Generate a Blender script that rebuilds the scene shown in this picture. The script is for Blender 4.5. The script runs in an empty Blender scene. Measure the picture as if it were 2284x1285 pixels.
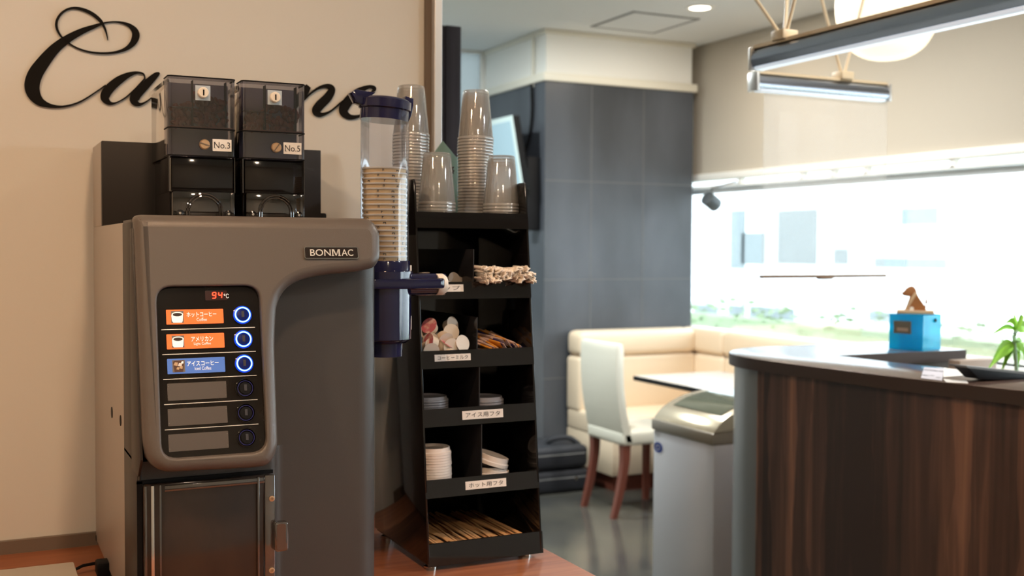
import bpy, bmesh, math, random
from mathutils import Vector, Matrix, geometry
random.seed(7)
sc = bpy.context.scene
COL = sc.collection
# ---------------------------------------------------------------- camera
F_PX, W_PX, H_PX = 2477.0, 2284.0, 1285.0
TH, PI_, RO = math.radians(26.0), math.radians(2.06), math.radians(0.3)
EYE = Vector((0, 0, 1.5))
FW = Vector((math.sin(TH)*math.cos(PI_), math.cos(TH)*math.cos(PI_), -math.sin(PI_)))
R0 = Vector((math.cos(TH), -math.sin(TH), 0)); U0 = R0.cross(FW)
RT = R0*math.cos(RO) + U0*math.sin(RO); UP = U0*math.cos(RO) - R0*math.sin(RO)
cam_d = bpy.data.cameras.new('camera'); cam = bpy.data.objects.new('camera', cam_d); COL.objects.link(cam)
cam_d.sensor_width = 36; cam_d.lens = F_PX/W_PX*36; cam_d.clip_start = 0.02
cam.matrix_world = Matrix(((RT.x, UP.x, -FW.x, 0), (RT.y, UP.y, -FW.y, 0), (RT.z, UP.z, -FW.z, 1.5), (0, 0, 0, 1)))
cam_d.dof.use_dof = True; cam_d.dof.focus_distance = 1.78; cam_d.dof.aperture_fstop = 4.8
sc.camera = cam
# ---------------------------------------------------------------- world, exposure
sc.view_settings.view_transform = 'Standard'; sc.view_settings.look = 'None'
sc.view_settings.gamma = 1; sc.view_settings.use_curve_mapping = False; sc.view_settings.exposure = 0.0
sc.cycles.use_denoising = True; sc.cycles.max_bounces = 10; sc.cycles.diffuse_bounces = 5
sc.cycles.glossy_bounces = 5; sc.cycles.transmission_bounces = 8; sc.cycles.transparent_max_bounces = 40
sc.cycles.caustics_reflective = False; sc.cycles.caustics_refractive = False
sc.cycles.sample_clamp_indirect = 6
wd = bpy.data.worlds.new('sky'); sc.world = wd; wd.use_nodes = True
bg = wd.node_tree.nodes['Background']; bg.inputs[0].default_value = (0.82, 0.92, 1.0, 1); bg.inputs[1].default_value = 9.5

# ---------------------------------------------------------------- picture-to-place helpers (design measurements)
def ray(x, y):
    return FW + RT*((x - W_PX/2)/F_PX) + UP*((H_PX/2 - y)/F_PX)
def onY(x, y, Y):
    r = ray(x, y); return EYE + r*(Y/r.y)
def onX(x, y, X):
    r = ray(x, y); return EYE + r*(X/r.x)
def onZ(x, y, Z):
    r = ray(x, y); return EYE + r*((Z - 1.5)/r.z)

def area(name, loc, size, watts, color, direction, shape='DISK', sizey=None):
    l = bpy.data.lights.new(name, 'AREA'); l.shape = shape; l.size = size
    if sizey: l.size_y = sizey
    l.energy = watts; l.color = color
    o = bpy.data.objects.new(name, l); COL.objects.link(o); o.location = loc
    o.rotation_euler = Vector(direction).to_track_quat('-Z', 'Y').to_euler()
    return o
CEIL = 2.92; XR = 4.60
WARM = (1.0, 0.76, 0.53)
UNSEEN_LAMPS = [(-0.85, 1.0, 24, (1.0, 0.70, 0.44)), (0.35, 0.85, 19, (1.0, 0.62, 0.36)), (1.7, 0.2, 9, WARM), (-1.7, -0.5, 14, WARM), (0.5, -1.2, 22, WARM),  # all unseen; first two follow the warm wall light, the rest are added fill
         (2.9, 2.2, 24, (1, 0.95, 0.87)), (3.2, 4.3, 38, (1, 0.96, 0.90)), (2.5, 4.7, 46, (0.93, 0.97, 1.0)), (3.0, 0.2, 40, (0.86, 0.93, 1.0)), (1.9, 5.9, 70, (0.92, 1.0, 0.98))]  # last one hangs unseen behind the lettered wall, added to lighten the pillar side
# portal at the window: tells the renderer where the sky light comes in
for (y0, y1, x) in ((-1.9, 7.3, XR+0.12),):
    p = area('window_portal', (x, (y0+y1)/2, 1.46), 1.1, 1, (1, 1, 1), (-1, 0, 0), 'RECTANGLE', y1-y0)
    p.rotation_euler = (math.pi/2, 0, math.pi/2)   # local -Z -> -X
    p.rotation_euler = Matrix(((0, 0, 1), (0, 1, 0), (-1, 0, 0))).to_euler()
    p.data.cycles.is_portal = True

# ---------------------------------------------------------------- materials
MATS = {}
def mat(name, col, rough=0.5, metal=0.0, emis=None, estr=0.0, alpha=1.0, trans=0.0, ior=1.45, coat=0.0, spec=0.5, noise=None, bump=None, sss=0):
    if name in MATS: return MATS[name]
    m = bpy.data.materials.new(name); m.use_nodes = True
    nt = m.node_tree; b = nt.nodes['Principled BSDF']
    def s(k, v):
        b.inputs[k].default_value = v
    s('Base Color', (*col, 1)); s('Roughness', rough); s('Metallic', metal); s('IOR', ior)
    s('Specular IOR Level', spec); s('Coat Weight', coat); s('Transmission Weight', trans); s('Alpha', alpha)
    if emis: s('Emission Color', (*emis, 1)); s('Emission Strength', estr)
    if noise or bump:
        tc = nt.nodes.new('ShaderNodeTexCoord')
    if noise:   # (scale xyz, col2, ramp lo, hi)
        scl, col2, lo, hi = noise
        mp = nt.nodes.new('ShaderNodeMapping'); mp.inputs['Scale'].default_value = scl
        nz = nt.nodes.new('ShaderNodeTexNoise'); nz.inputs['Scale'].default_value = 1; nz.inputs['Detail'].default_value = 6
        rp = nt.nodes.new('ShaderNodeValToRGB')
        rp.color_ramp.elements[0].position = lo; rp.color_ramp.elements[1].position = hi
        rp.color_ramp.elements[0].color = (*col, 1); rp.color_ramp.elements[1].color = (*col2, 1)
        nt.links.new(tc.outputs['Object'], mp.inputs[0]); nt.links.new(mp.outputs[0], nz.inputs[0])
        nt.links.new(nz.outputs[0], rp.inputs[0]); nt.links.new(rp.outputs[0], b.inputs['Base Color'])
    if bump:    # (scale, strength)
        nz = nt.nodes.new('ShaderNodeTexNoise'); nz.inputs['Scale'].default_value = bump[0]; nz.inputs['Detail'].default_value = 4
        bp = nt.nodes.new('ShaderNodeBump'); bp.inputs['Strength'].default_value = bump[1]; bp.inputs['Distance'].default_value = 0.002
        nt.links.new(tc.outputs['Object'], nz.inputs[0]); nt.links.new(nz.outputs[0], bp.inputs['Height'])
        nt.links.new(bp.outputs[0], b.inputs['Normal'])
    MATS[name] = m
    return m
def clear(name, tint, gloss=0.12, rough=0.03, milk=0.0, milkcol=(1, 1, 1), fres=0.6):
    """thin clear plastic or glass: see-through body plus a glossy skin, optional milky scatter"""
    m = bpy.data.materials.new(name); m.use_nodes = True; nt = m.node_tree; nt.nodes.clear()
    out = nt.nodes.new('ShaderNodeOutputMaterial')
    t = nt.nodes.new('ShaderNodeBsdfTransparent'); t.inputs[0].default_value = (*tint, 1)
    g = nt.nodes.new('ShaderNodeBsdfGlossy'); g.inputs['Roughness'].default_value = rough
    lw = nt.nodes.new('ShaderNodeLayerWeight'); lw.inputs[0].default_value = 0.35
    mm = nt.nodes.new('ShaderNodeMath'); mm.operation = 'MULTIPLY_ADD'; mm.inputs[1].default_value = fres; mm.inputs[2].default_value = gloss*0.4
    nt.links.new(lw.outputs['Fresnel'], mm.inputs[0]); mm.use_clamp = True
    mx = nt.nodes.new('ShaderNodeMixShader')
    body = t
    if milk > 0:
        d = nt.nodes.new('ShaderNodeBsdfDiffuse'); d.inputs[0].default_value = (*milkcol, 1)
        tl = nt.nodes.new('ShaderNodeBsdfTranslucent'); tl.inputs[0].default_value = (*milkcol, 1)
        a = nt.nodes.new('ShaderNodeMixShader'); a.inputs[0].default_value = 0.5
        nt.links.new(d.outputs[0], a.inputs[1]); nt.links.new(tl.outputs[0], a.inputs[2])
        b2 = nt.nodes.new('ShaderNodeMixShader'); b2.inputs[0].default_value = milk
        nt.links.new(t.outputs[0], b2.inputs[1]); nt.links.new(a.outputs[0], b2.inputs[2]); body = b2
    nt.links.new(mm.outputs[0], mx.inputs[0]); nt.links.new(body.outputs[0], mx.inputs[1]); nt.links.new(g.outputs[0], mx.inputs[2])
    nt.links.new(mx.outputs[0], out.inputs[0])
    return m
def wood(name, cols, scale, rough=0.35, coat=0.0, plank=None):
    """long grain; scale = xyz stretch of the grain; plank = (axis 0/1, width) random board tone"""
    m = bpy.data.materials.new(name); m.use_nodes = True; nt = m.node_tree; b = nt.nodes['Principled BSDF']
    N = nt.nodes.new; L = nt.links.new
    tc = N('ShaderNodeTexCoord'); mp = N('ShaderNodeMapping'); mp.inputs['Scale'].default_value = scale
    nz = N('ShaderNodeTexNoise'); nz.inputs['Scale'].default_value = 1; nz.inputs['Detail'].default_value = 8; nz.inputs['Distortion'].default_value = 0.6
    L(tc.outputs['Object'], mp.inputs[0]); L(mp.outputs[0], nz.inputs[0])
    rp = N('ShaderNodeValToRGB'); e = rp.color_ramp.elements
    e[0].position = 0.3; e[1].position = 0.72; e[0].color = (*cols[0], 1); e[1].color = (*cols[-1], 1)
    for i, c in enumerate(cols[1:-1]):
        n = e.new(0.3 + 0.42*(i+1)/(len(cols)-1)); n.color = (*c, 1)
    fac = nz.outputs[0]
    if plank:
        sx = N('ShaderNodeSeparateXYZ'); L(tc.outputs['Object'], sx.inputs[0])
        wob = N('ShaderNodeMapping'); wob.inputs['Scale'].default_value = (1.5, 9, 2.2); L(tc.outputs['Object'], wob.inputs[0])
        nw = N('ShaderNodeTexNoise'); nw.inputs['Scale'].default_value = 1; nw.inputs['Detail'].default_value = 3; L(wob.outputs[0], nw.inputs[0])
        sn = N('ShaderNodeMath'); sn.operation = 'MULTIPLY_ADD'; sn.inputs[1].default_value = 0.10; L(nw.outputs[0], sn.inputs[0]); L(sx.outputs[plank[0]], sn.inputs[2])
        outs = []
        for srcs, w in ((sx.outputs[plank[0]], plank[1]), (sn.outputs[0], plank[1]*0.55)):
            dv = N('ShaderNodeMath'); dv.operation = 'DIVIDE'; dv.inputs[1].default_value = w; L(srcs, dv.inputs[0])
            fl = N('ShaderNodeMath'); fl.operation = 'FLOOR'; L(dv.outputs[0], fl.inputs[0])
            wn = N('ShaderNodeTexWhiteNoise'); wn.noise_dimensions = '1D'; L(fl.outputs[0], wn.inputs['W']); outs.append(wn.outputs['Value'])
        a = N('ShaderNodeMath'); a.operation = 'MULTIPLY_ADD'; a.inputs[1].default_value = 0.30; L(outs[0], a.inputs[0]); a.inputs[2].default_value = -0.06
        c = N('ShaderNodeMath'); c.operation = 'MULTIPLY_ADD'; c.inputs[1].default_value = 0.26; L(outs[1], c.inputs[0]); L(a.outputs[0], c.inputs[2])
        d = N('ShaderNodeMath'); d.operation = 'MULTIPLY_ADD'; d.inputs[1].default_value = 0.55; L(nz.outputs[0], d.inputs[0]); L(c.outputs[0], d.inputs[2])
        fac = d.outputs[0]
    L(fac, rp.inputs[0]); L(rp.outputs[0], b.inputs['Base Color'])
    b.inputs['Roughness'].default_value = rough; b.inputs['Coat Weight'].default_value = coat; b.inputs['Coat Roughness'].default_value = 0.12
    return m

M = {}
M['wall'] = mat('cream wall paint', (0.65, 0.615, 0.55), 0.75, bump=(60, 0.15))
M['beige'] = mat('beige wall paint', (0.50, 0.450, 0.375), 0.8, bump=(60, 0.12))
M['white'] = mat('white paint', (0.88, 0.87, 0.83), 0.7)
M['ceil'] = mat('ceiling paint', (0.80, 0.81, 0.80), 0.8)
M['groove'] = mat('groove grey', (0.22, 0.22, 0.22), 0.8)
M['cream'] = mat('cream trim', (0.80, 0.76, 0.66), 0.5)
M['floor'] = mat('polished dark stone', (0.04, 0.042, 0.042), 0.16, noise=((1.6, 1.6, 1), (0.10, 0.095, 0.075), 0.35, 0.7), spec=0.5)
M['outfloor'] = mat('pale paving', (0.8, 0.8, 0.78), 0.9)
M['pillar'] = mat('charcoal tile', (0.050, 0.055, 0.064), 0.34, noise=((2.2, 2.2, 0.9), (0.095, 0.105, 0.125), 0.35, 0.75), spec=0.45)
M['joint'] = mat('tile joint', (0.12, 0.125, 0.13), 0.6)
M['alu'] = mat('brushed aluminium', (0.72, 0.71, 0.70), 0.35, 0.6)
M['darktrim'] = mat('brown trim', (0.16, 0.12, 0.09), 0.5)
M['screen_dark'] = mat('dark partition cloth', (0.040, 0.034, 0.043), 0.85, noise=((60, 60, 1), (0.03, 0.026, 0.033), 0.4, 0.6))
M['plastic'] = mat('charcoal matt plastic', (0.112, 0.093, 0.080), 0.36, bump=(900, 0.12), spec=0.5)
M['housing'] = mat('dark brown plastic with side shade', (0.020, 0.015, 0.012), 0.45, bump=(700, 0.1))  # tone also carries the shade on the cover's left-facing side
M['recess'] = mat('grey matt plastic', (0.062, 0.057, 0.053), 0.40, bump=(700, 0.1))
M['steel'] = mat('painted grey steel', (0.42, 0.37, 0.32), 0.42, 0.25)
M['mirror'] = mat('polished steel', (0.80, 0.77, 0.73), 0.10, 1.0)
M['black'] = mat('black', (0.006, 0.006, 0.007), 0.6, spec=0.2)
M['gblack'] = mat('gloss black acrylic', (0.007, 0.006, 0.006), 0.07, coat=0.3)
M['panel'] = mat('black panel glass', (0.010, 0.008, 0.007), 0.08, noise=((26, 26, 14), (0.030, 0.024, 0.018), 0.55, 0.75))
M['chrome'] = mat('chrome', (0.80, 0.76, 0.72), 0.12, 1.0)
M['silver'] = mat('silver lettering', (0.85, 0.80, 0.74), 0.3, 0.6)
M['orange'] = mat('orange label', (0.95, 0.17, 0.035), 0.4, emis=(0.95, 0.17, 0.035), estr=0.45)
M['blue'] = mat('blue label', (0.07, 0.16, 0.47), 0.4, emis=(0.07, 0.16, 0.47), estr=0.45)
M['greylabel'] = mat('blank label', (0.10, 0.085, 0.075), 0.3)
M['ink_w'] = mat('white print', (0.9, 0.9, 0.88), 0.5, emis=(0.9, 0.9, 0.88), estr=0.4)
M['paper'] = mat('paper', (0.82, 0.78, 0.74), 0.7)
M['ink'] = mat('black print', (0.03, 0.03, 0.035), 0.6)
M['ring'] = mat('lit blue ring', (0.3, 0.7, 1), 0.4, emis=(0.16, 0.50, 1.0), estr=5.0)
M['ringglow'] = mat('blue ring diffuser', (0.0, 0.02, 0.2), 0.3, emis=(0.0, 0.05, 0.75), estr=0.9)
M['ringoff'] = mat('unlit blue ring', (0.02, 0.02, 0.14), 0.3)
M['seg'] = mat('red lit segment', (1, 0.05, 0.02), 0.4, emis=(1.0, 0.035, 0.012), estr=4.0)
M['smoke'] = clear('smoked plastic', (0.40, 0.39, 0.45), 0.25, 0.06)
M['smoke_l'] = clear('light smoked plastic', (0.50, 0.45, 0.43), 0.35, 0.04)
M['hopper_in'] = mat('hopper inside', (0.30, 0.30, 0.36), 0.4)
M['bean'] = mat('coffee bean', (0.30, 0.09, 0.055), 0.3)
M['copper'] = mat('brass screw', (0.62, 0.42, 0.26), 0.35, 0.7)
M['smokedoor'] = mat('smoked door glass', (0.040, 0.024, 0.017), 0.12, noise=((7, 7, 3), (0.022, 0.016, 0.015), 0.4, 0.62), coat=0.3)
M['cleardk'] = clear('clear door edge', (0.50, 0.44, 0.40), 0.5, 0.08, 0.06, (0.6, 0.5, 0.45))
M['navy'] = mat('navy plastic', (0.010, 0.010, 0.045), 0.12, coat=0.4)
M['tube'] = clear('clear blue tube', (0.95, 0.96, 1.0), 0.10, 0.02, 0.03, (0.6, 0.65, 0.9))
M['knob'] = mat('off white plastic', (0.80, 0.72, 0.62), 0.4)
M['cupband'] = mat('kraft cup print', (0.78, 0.56, 0.30), 0.6)
M['cuprim'] = mat('white cup rim', (0.85, 0.82, 0.78), 0.5)
M['pet'] = clear('clear cup plastic', (0.98, 0.98, 0.98), 0.10, 0.05, 0.20, (1.0, 0.97, 0.93))
M['petrim'] = clear('clear cup rim', (0.93, 0.93, 0.92), 0.4, 0.08, 0.42, (1.0, 0.97, 0.93))
M['teal'] = mat('teal card', (0.20, 0.36, 0.34), 0.6)
M['counterwood'] = wood('orange brown wood', [(0.25, 0.075, 0.03), (0.36, 0.12, 0.05), (0.45, 0.17, 0.075)], (3, 60, 60), 0.3)
M['planks'] = wood('walnut boards', [(0.045, 0.029, 0.025), (0.09, 0.050, 0.039), (0.16, 0.083, 0.058), (0.31, 0.155, 0.10)], (40, 40, 1.6), 0.38, plank=(1, 0.11))
M['topwood'] = wood('dark wood worktop', [(0.06, 0.038, 0.030), (0.09, 0.056, 0.045), (0.12, 0.078, 0.062)], (25, 3, 25), 0.20)
M['satin'] = mat('satin grey laminate', (0.20, 0.21, 0.215), 0.32, 0.25)
M['leather'] = mat('cream leather', (0.74, 0.60, 0.44), 0.42, bump=(120, 0.2))
M['leatherw'] = mat('ivory leather', (0.72, 0.70, 0.60), 0.42, bump=(120, 0.2))
M['redwood'] = mat('reddish wood legs', (0.16, 0.045, 0.028), 0.35)
M['tablew'] = mat('pale table laminate', (0.62, 0.60, 0.58), 0.15)
M['frzw'] = mat('freezer white enamel', (0.66, 0.67, 0.72), 0.35)
M['frzg'] = mat('freezer warm grey rim', (0.30, 0.27, 0.22), 0.3)
M['frzl'] = mat('freezer champagne frame', (0.55, 0.47, 0.34), 0.25, 0.5)
M['glassd'] = mat('dark lid glass', (0.10, 0.11, 0.08), 0.06)
M['badgeblue'] = mat('blue badge', (0.015, 0.06, 0.42), 0.4)
M['bag'] = mat('dark bag nylon', (0.018, 0.020, 0.026), 0.6, bump=(200, 0.3))
M['acrylic'] = clear('clear acrylic sheet', (0.97, 0.97, 0.97), 0.0, 0.05, 0.11, (0.75, 0.73, 0.70), 0.015)
M['barwood'] = mat('bar wood', (0.22, 0.13, 0.075), 0.5)
M['glass'] = clear('window glass', (0.96, 0.98, 0.97), 0.02, 0.01)
M['bluebox'] = clear('blue acrylic', (0.16, 0.88, 1.0), 0.1, 0.05, 0.40, (0.0, 0.66, 0.88), 0.15)
M['plaque'] = mat('grey plaque', (0.16, 0.15, 0.12), 0.5)
M['dog'] = mat('brown varnished wood', (0.36, 0.15, 0.055), 0.4)
M['dogl'] = mat('light wood', (0.60, 0.42, 0.26), 0.45)
M['leaf'] = mat('bright leaf', (0.30, 0.62, 0.06), 0.4)
M['terra'] = mat('white pot', (0.7, 0.7, 0.68), 0.5)
M['hedge'] = mat('hedge', (0.25, 0.32, 0.19), 0.8)
M['bldg'] = mat('pale building', (0.80, 0.82, 0.84), 0.9)
M['bldgw'] = mat('pale blue windows', (0.18, 0.21, 0.22), 0.6)
M['strut'] = mat('cream strut', (0.78, 0.62, 0.42), 0.45)
M['fixture'] = mat('polished blue steel fixture', (0.50, 0.54, 0.64), 0.24, 1.0)
M['fixlight'] = mat('fixture lower strip', (0.85, 0.9, 1), 0.2, emis=(0.75, 0.87, 1.0), estr=0.5)
M['pend'] = mat('lit opal glass', (1, 0.9, 0.72), 0.4, emis=(1.0, 0.86, 0.62), estr=1.15)
M['lampdisc'] = mat('lit downlight', (1, 0.9, 0.75), 0.4, emis=(1.0, 0.88, 0.68), estr=7)
M['scr'] = mat('pale blue screen', (0.25, 0.36, 0.42), 0.1, emis=(0.42, 0.62, 0.72), estr=0.35)
M['scrframe'] = mat('pale screen frame', (0.62, 0.74, 0.74), 0.3)
M['pod'] = mat('milk pod', (0.74, 0.60, 0.46), 0.5)
M['podg'] = mat('grey pod', (0.30, 0.27, 0.24), 0.45)
M['podlid'] = mat('foil lid', (0.75, 0.68, 0.60), 0.4)
M['pink'] = mat('pink foil lid', (0.62, 0.16, 0.20), 0.45, noise=((60, 60, 60), (0.8, 0.55, 0.5), 0.45, 0.6))
M['straw'] = mat('cream straw paper', (0.95, 0.86, 0.76), 0.6)
M['stir'] = mat('wooden stirrer', (0.66, 0.38, 0.18), 0.6)
M['pk_o'] = mat('orange stick packet', (0.70, 0.30, 0.04), 0.5)
M['pk_b'] = mat('navy stick packet', (0.03, 0.03, 0.16), 0.5)
M['pk_w'] = mat('pinkish stick packet', (0.62, 0.44, 0.38), 0.5)
M['lid'] = mat('white cup lid', (0.82, 0.74, 0.69), 0.4)
M['lidclear'] = mat('frosted cup lid', (0.36, 0.36, 0.40), 0.25, alpha=0.8)
M['greybox'] = mat('grey enamel', (0.42, 0.37, 0.31), 0.5)
M['folder'] = mat('beige folder', (0.42, 0.32, 0.26), 0.6)

# ---------------------------------------------------------------- mesh builder
ORG = Vector((0, 0, 0))
class MB:
    def __init__(s):
        s.v = []; s.f = []; s.mi = []; s.mats = []; s.T = Matrix.Identity(4)
    def m(s, mt):
        if isinstance(mt, str): mt = M[mt]
        if mt not in s.mats: s.mats.append(mt)
        return s.mats.index(mt)
    def add(s, vs, fs, mt):
        k = len(s.v); i = s.m(mt)
        s.v += [s.T @ Vector(p) for p in vs]
        for f in fs: s.f.append([k+q for q in f]); s.mi.append(i)
        return s
    def box(s, a, b, mt, bev=0.0, seg=2):
        x0, y0, z0 = [min(a[i], b[i]) for i in range(3)]; x1, y1, z1 = [max(a[i], b[i]) for i in range(3)]
        bm = bmesh.new(); bmesh.ops.create_cube(bm, size=1)
        for v in bm.verts:
            v.co = Vector(((x0+x1)/2 + v.co.x*(x1-x0), (y0+y1)/2 + v.co.y*(y1-y0), (z0+z1)/2 + v.co.z*(z1-z0)))
        if bev > 0: bmesh.ops.bevel(bm, geom=bm.edges[:], offset=min(bev, 0.49*min(x1-x0, y1-y0, z1-z0)), segments=seg, profile=0.5, affect='EDGES')
        return s.bm(bm, mt)
    def bm(s, bm, mt):
        bm.verts.index_update()
        s.add([v.co.copy() for v in bm.verts], [[v.index for v in f.verts] for f in bm.faces], mt); bm.free(); return s
    def prism(s, pts, vec, mt, bev=0.0):
        """closed polygon of 3-D points pushed along vec"""
        bm = bmesh.new(); vs = [bm.verts.new(p) for p in pts]; f = bm.faces.new(vs)
        r = bmesh.ops.extrude_face_region(bm, geom=[f])
        bmesh.ops.translate(bm, vec=Vector(vec), verts=[g for g in r['geom'] if isinstance(g, bmesh.types.BMVert)])
        if bev > 0: bmesh.ops.bevel(bm, geom=bm.edges[:], offset=bev, segments=2, profile=0.5, affect='EDGES')
        bmesh.ops.recalc_face_normals(bm, faces=bm.faces)
        return s.bm(bm, mt)
    def lathe(s, prof, c, mt, n=32, axis='Z', close=False):
        vs = []; fs = []
        for (r, h) in prof:
            for k in range(n):
                a = 2*math.pi*k/n; p = (r*math.cos(a), r*math.sin(a), h)
                if axis == 'Y': p = (p[0], h, p[1])
                if axis == 'X': p = (h, p[0], p[1])
                vs.append((c[0]+p[0], c[1]+p[1], c[2]+p[2]))
        m = len(prof)
        for i in range(m-1 if not close else m):
            for k in range(n):
                a = i*n+k; b = i*n+(k+1) % n; j = (i+1) % m
                fs.append((a, b, j*n+(k+1) % n, j*n+k))
        if not close:
            if prof[0][0] > 1e-5: fs.append(tuple(range(n))[::-1])
            if prof[-1][0] > 1e-5: fs.append(tuple((m-1)*n+k for k in range(n)))
        return s.add(vs, fs, mt)
    def shell(s, prof, c, mt, n=32):   # open lathe, no caps
        vs = []; fs = []
        for (r, h) in prof:
            for k in range(n):
                a = 2*math.pi*k/n; vs.append((c[0]+r*math.cos(a), c[1]+r*math.sin(a), c[2]+h))
        for i in range(len(prof)-1):
            for k in range(n): fs.append((i*n+k, i*n+(k+1) % n, (i+1)*n+(k+1) % n, (i+1)*n+k))
        return s.add(vs, fs, mt)
    def tube(s, pts, r, mt, n=8):
        pts = [Vector(p) for p in pts]; rs = r if isinstance(r, (list, tuple)) else [r]*len(pts)
        vs = []; fs = []; up = Vector((0.03, 0.02, 1)).normalized()
        for i, p in enumerate(pts):
            t = (pts[min(i+1, len(pts)-1)] - pts[max(i-1, 0)]).normalized()
            a = t.cross(up)
            if a.length < 0.1: a = t.cross(Vector((1, 0.1, 0)))
            a.normalize(); b = t.cross(a)
            for k in range(n):
                q = 2*math.pi*k/n; vs.append(p + a*(rs[i]*math.cos(q)) + b*(rs[i]*math.sin(q)))
        for i in range(len(pts)-1):
            for k in range(n): fs.append((i*n+k, i*n+(k+1) % n, (i+1)*n+(k+1) % n, (i+1)*n+k))
        fs.append(tuple(range(n))[::-1]); fs.append(tuple((len(pts)-1)*n+k for k in range(n)))
        return s.add(vs, fs, mt)
    def text(s, body, origin, ex, ey, w, h, mt, bold=0.0, lift=0.0004):
        """flat lettering fitted to w x h, centred on origin, ex = reading direction, ey = up"""
        vs, fs = glyphs(body, bold)
        xs = [v[0] for v in vs]; ys = [v[1] for v in vs]
        x0, x1, y0, y1 = min(xs), max(xs), min(ys), max(ys)
        ex = Vector(ex).normalized(); ey = Vector(ey).normalized(); nz = ex.cross(ey)
        o = Vector(origin) + nz*lift
        P = [o + ex*((v[0]-(x0+x1)/2)/(x1-x0)*w) + ey*((v[1]-(y0+y1)/2)/(y1-y0)*h) for v in vs]
        return s.add(P, fs, mt)
    def build(s, name, parent=None, org=None, smooth=35, **props):
        o_ = ORG if org is None else Vector(org)
        me = bpy.data.meshes.new(name)
        me.from_pydata([tuple(p - o_) for p in s.v], [], s.f); me.update()
        for mt in s.mats: me.materials.append(mt)
        me.polygons.foreach_set('material_index', s.mi)
        bm = bmesh.new(); bm.from_mesh(me); bmesh.ops.recalc_face_normals(bm, faces=bm.faces); bm.to_mesh(me); bm.free()
        if smooth:
            me.polygons.foreach_set('use_smooth', [True]*len(me.polygons)); me.set_sharp_from_angle(angle=math.radians(smooth))
        ob = bpy.data.objects.new(name, me); COL.objects.link(ob)
        if parent: ob.parent = parent
        else: ob.location = o_
        for k, v in props.items(): ob[k] = v
        return ob
_G = {}
def glyphs(body, bold):
    if (body, bold) in _G: return _G[(body, bold)]
    c = bpy.data.curves.new('t', 'FONT'); c.body = body; c.size = 1; c.resolution_u = 4; c.offset = bold; c.space_character = 1.14 if body == 'BONMAC' else 1.0
    o = bpy.data.objects.new('t', c); COL.objects.link(o); bpy.context.view_layer.update()
    me = bpy.data.meshes.new_from_object(o.evaluated_get(bpy.context.evaluated_depsgraph_get()))
    r = ([tuple(v.co) for v in me.vertices], [tuple(p.vertices) for p in me.polygons])
    bpy.data.objects.remove(o); bpy.data.curves.remove(c); bpy.data.meshes.remove(me)
    _G[(body, bold)] = r
    return r
def thing(name, loc, label, cat, group=None, rot=0):
    global ORG
    o = bpy.data.objects.new(name, None); COL.objects.link(o); o.location = loc; o.rotation_euler.z = rot; o.empty_display_size = 0.05
    o['label'] = label; o['category'] = cat
    if group: o['group'] = group
    ORG = Vector(loc) if not rot else Vector((0, 0, 0))
    return o
def solo(mb, name, org, label, cat, group=None, smooth=35, kind=None):
    o = mb.build(name, None, org, smooth); o['label'] = label; o['category'] = cat
    if group: o['group'] = group
    if kind: o['kind'] = kind
    return o
def struct(mb, name, smooth=0):
    o = mb.build(name, None, (0, 0, 0), smooth); o['kind'] = 'structure'; return o
def dup(o, loc=None, rot=None, parent=None, label=None):
    c = o.copy(); COL.objects.link(c)
    if parent: c.parent = parent
    if loc is not None: c.location = loc
    if rot is not None: c.rotation_euler = rot
    if label: c['label'] = label
    for ch in list(o.children): dup(ch, parent=c)
    return c
def rrect(x0, y0, x1, y1, r, n=6):
    P = []
    for cx, cy, a0 in ((x1-r, y1-r, 0), (x0+r, y1-r, 90), (x0+r, y0+r, 180), (x1-r, y0+r, 270)):
        for k in range(n+1):
            a = math.radians(a0+90*k/n); P.append((cx+r*math.cos(a), cy+r*math.sin(a)))
    return P
def roundpoly(pts, rad, n=6):
    """round the corners of a 2-D polygon; rad is one radius or one per corner"""
    out = []; N = len(pts)
    for i in range(N):
        p = Vector(pts[i]); a = Vector(pts[i-1]); b = Vector(pts[(i+1) % N])
        r = rad[i] if isinstance(rad, (list, tuple)) else rad
        if r <= 0: out.append(tuple(p)); continue
        da = (a-p); db = (b-p); r_ = min(r, da.length*0.48, db.length*0.48)
        s = p + da.normalized()*r_; e = p + db.normalized()*r_
        for k in range(n+1):
            t = k/n; q = s*(1-t)**2 + p*2*t*(1-t) + e*t*t; out.append(tuple(q))
    return out
def catmull(P, n=8):
    out = []
    for i in range(len(P)-1):
        p0 = P[max(i-1, 0)]; p1 = P[i]; p2 = P[i+1]; p3 = P[min(i+2, len(P)-1)]
        for k in range(n):
            t = k/n; out.append(tuple(0.5*((2*b)+(-a+c)*t+(2*a-5*b+4*c-d)*t*t+(-a+3*b-3*c+d)*t**3) for a, b, c, d in zip(p0, p1, p2, p3)))
    out.append(tuple(P[-1])); return out
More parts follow.
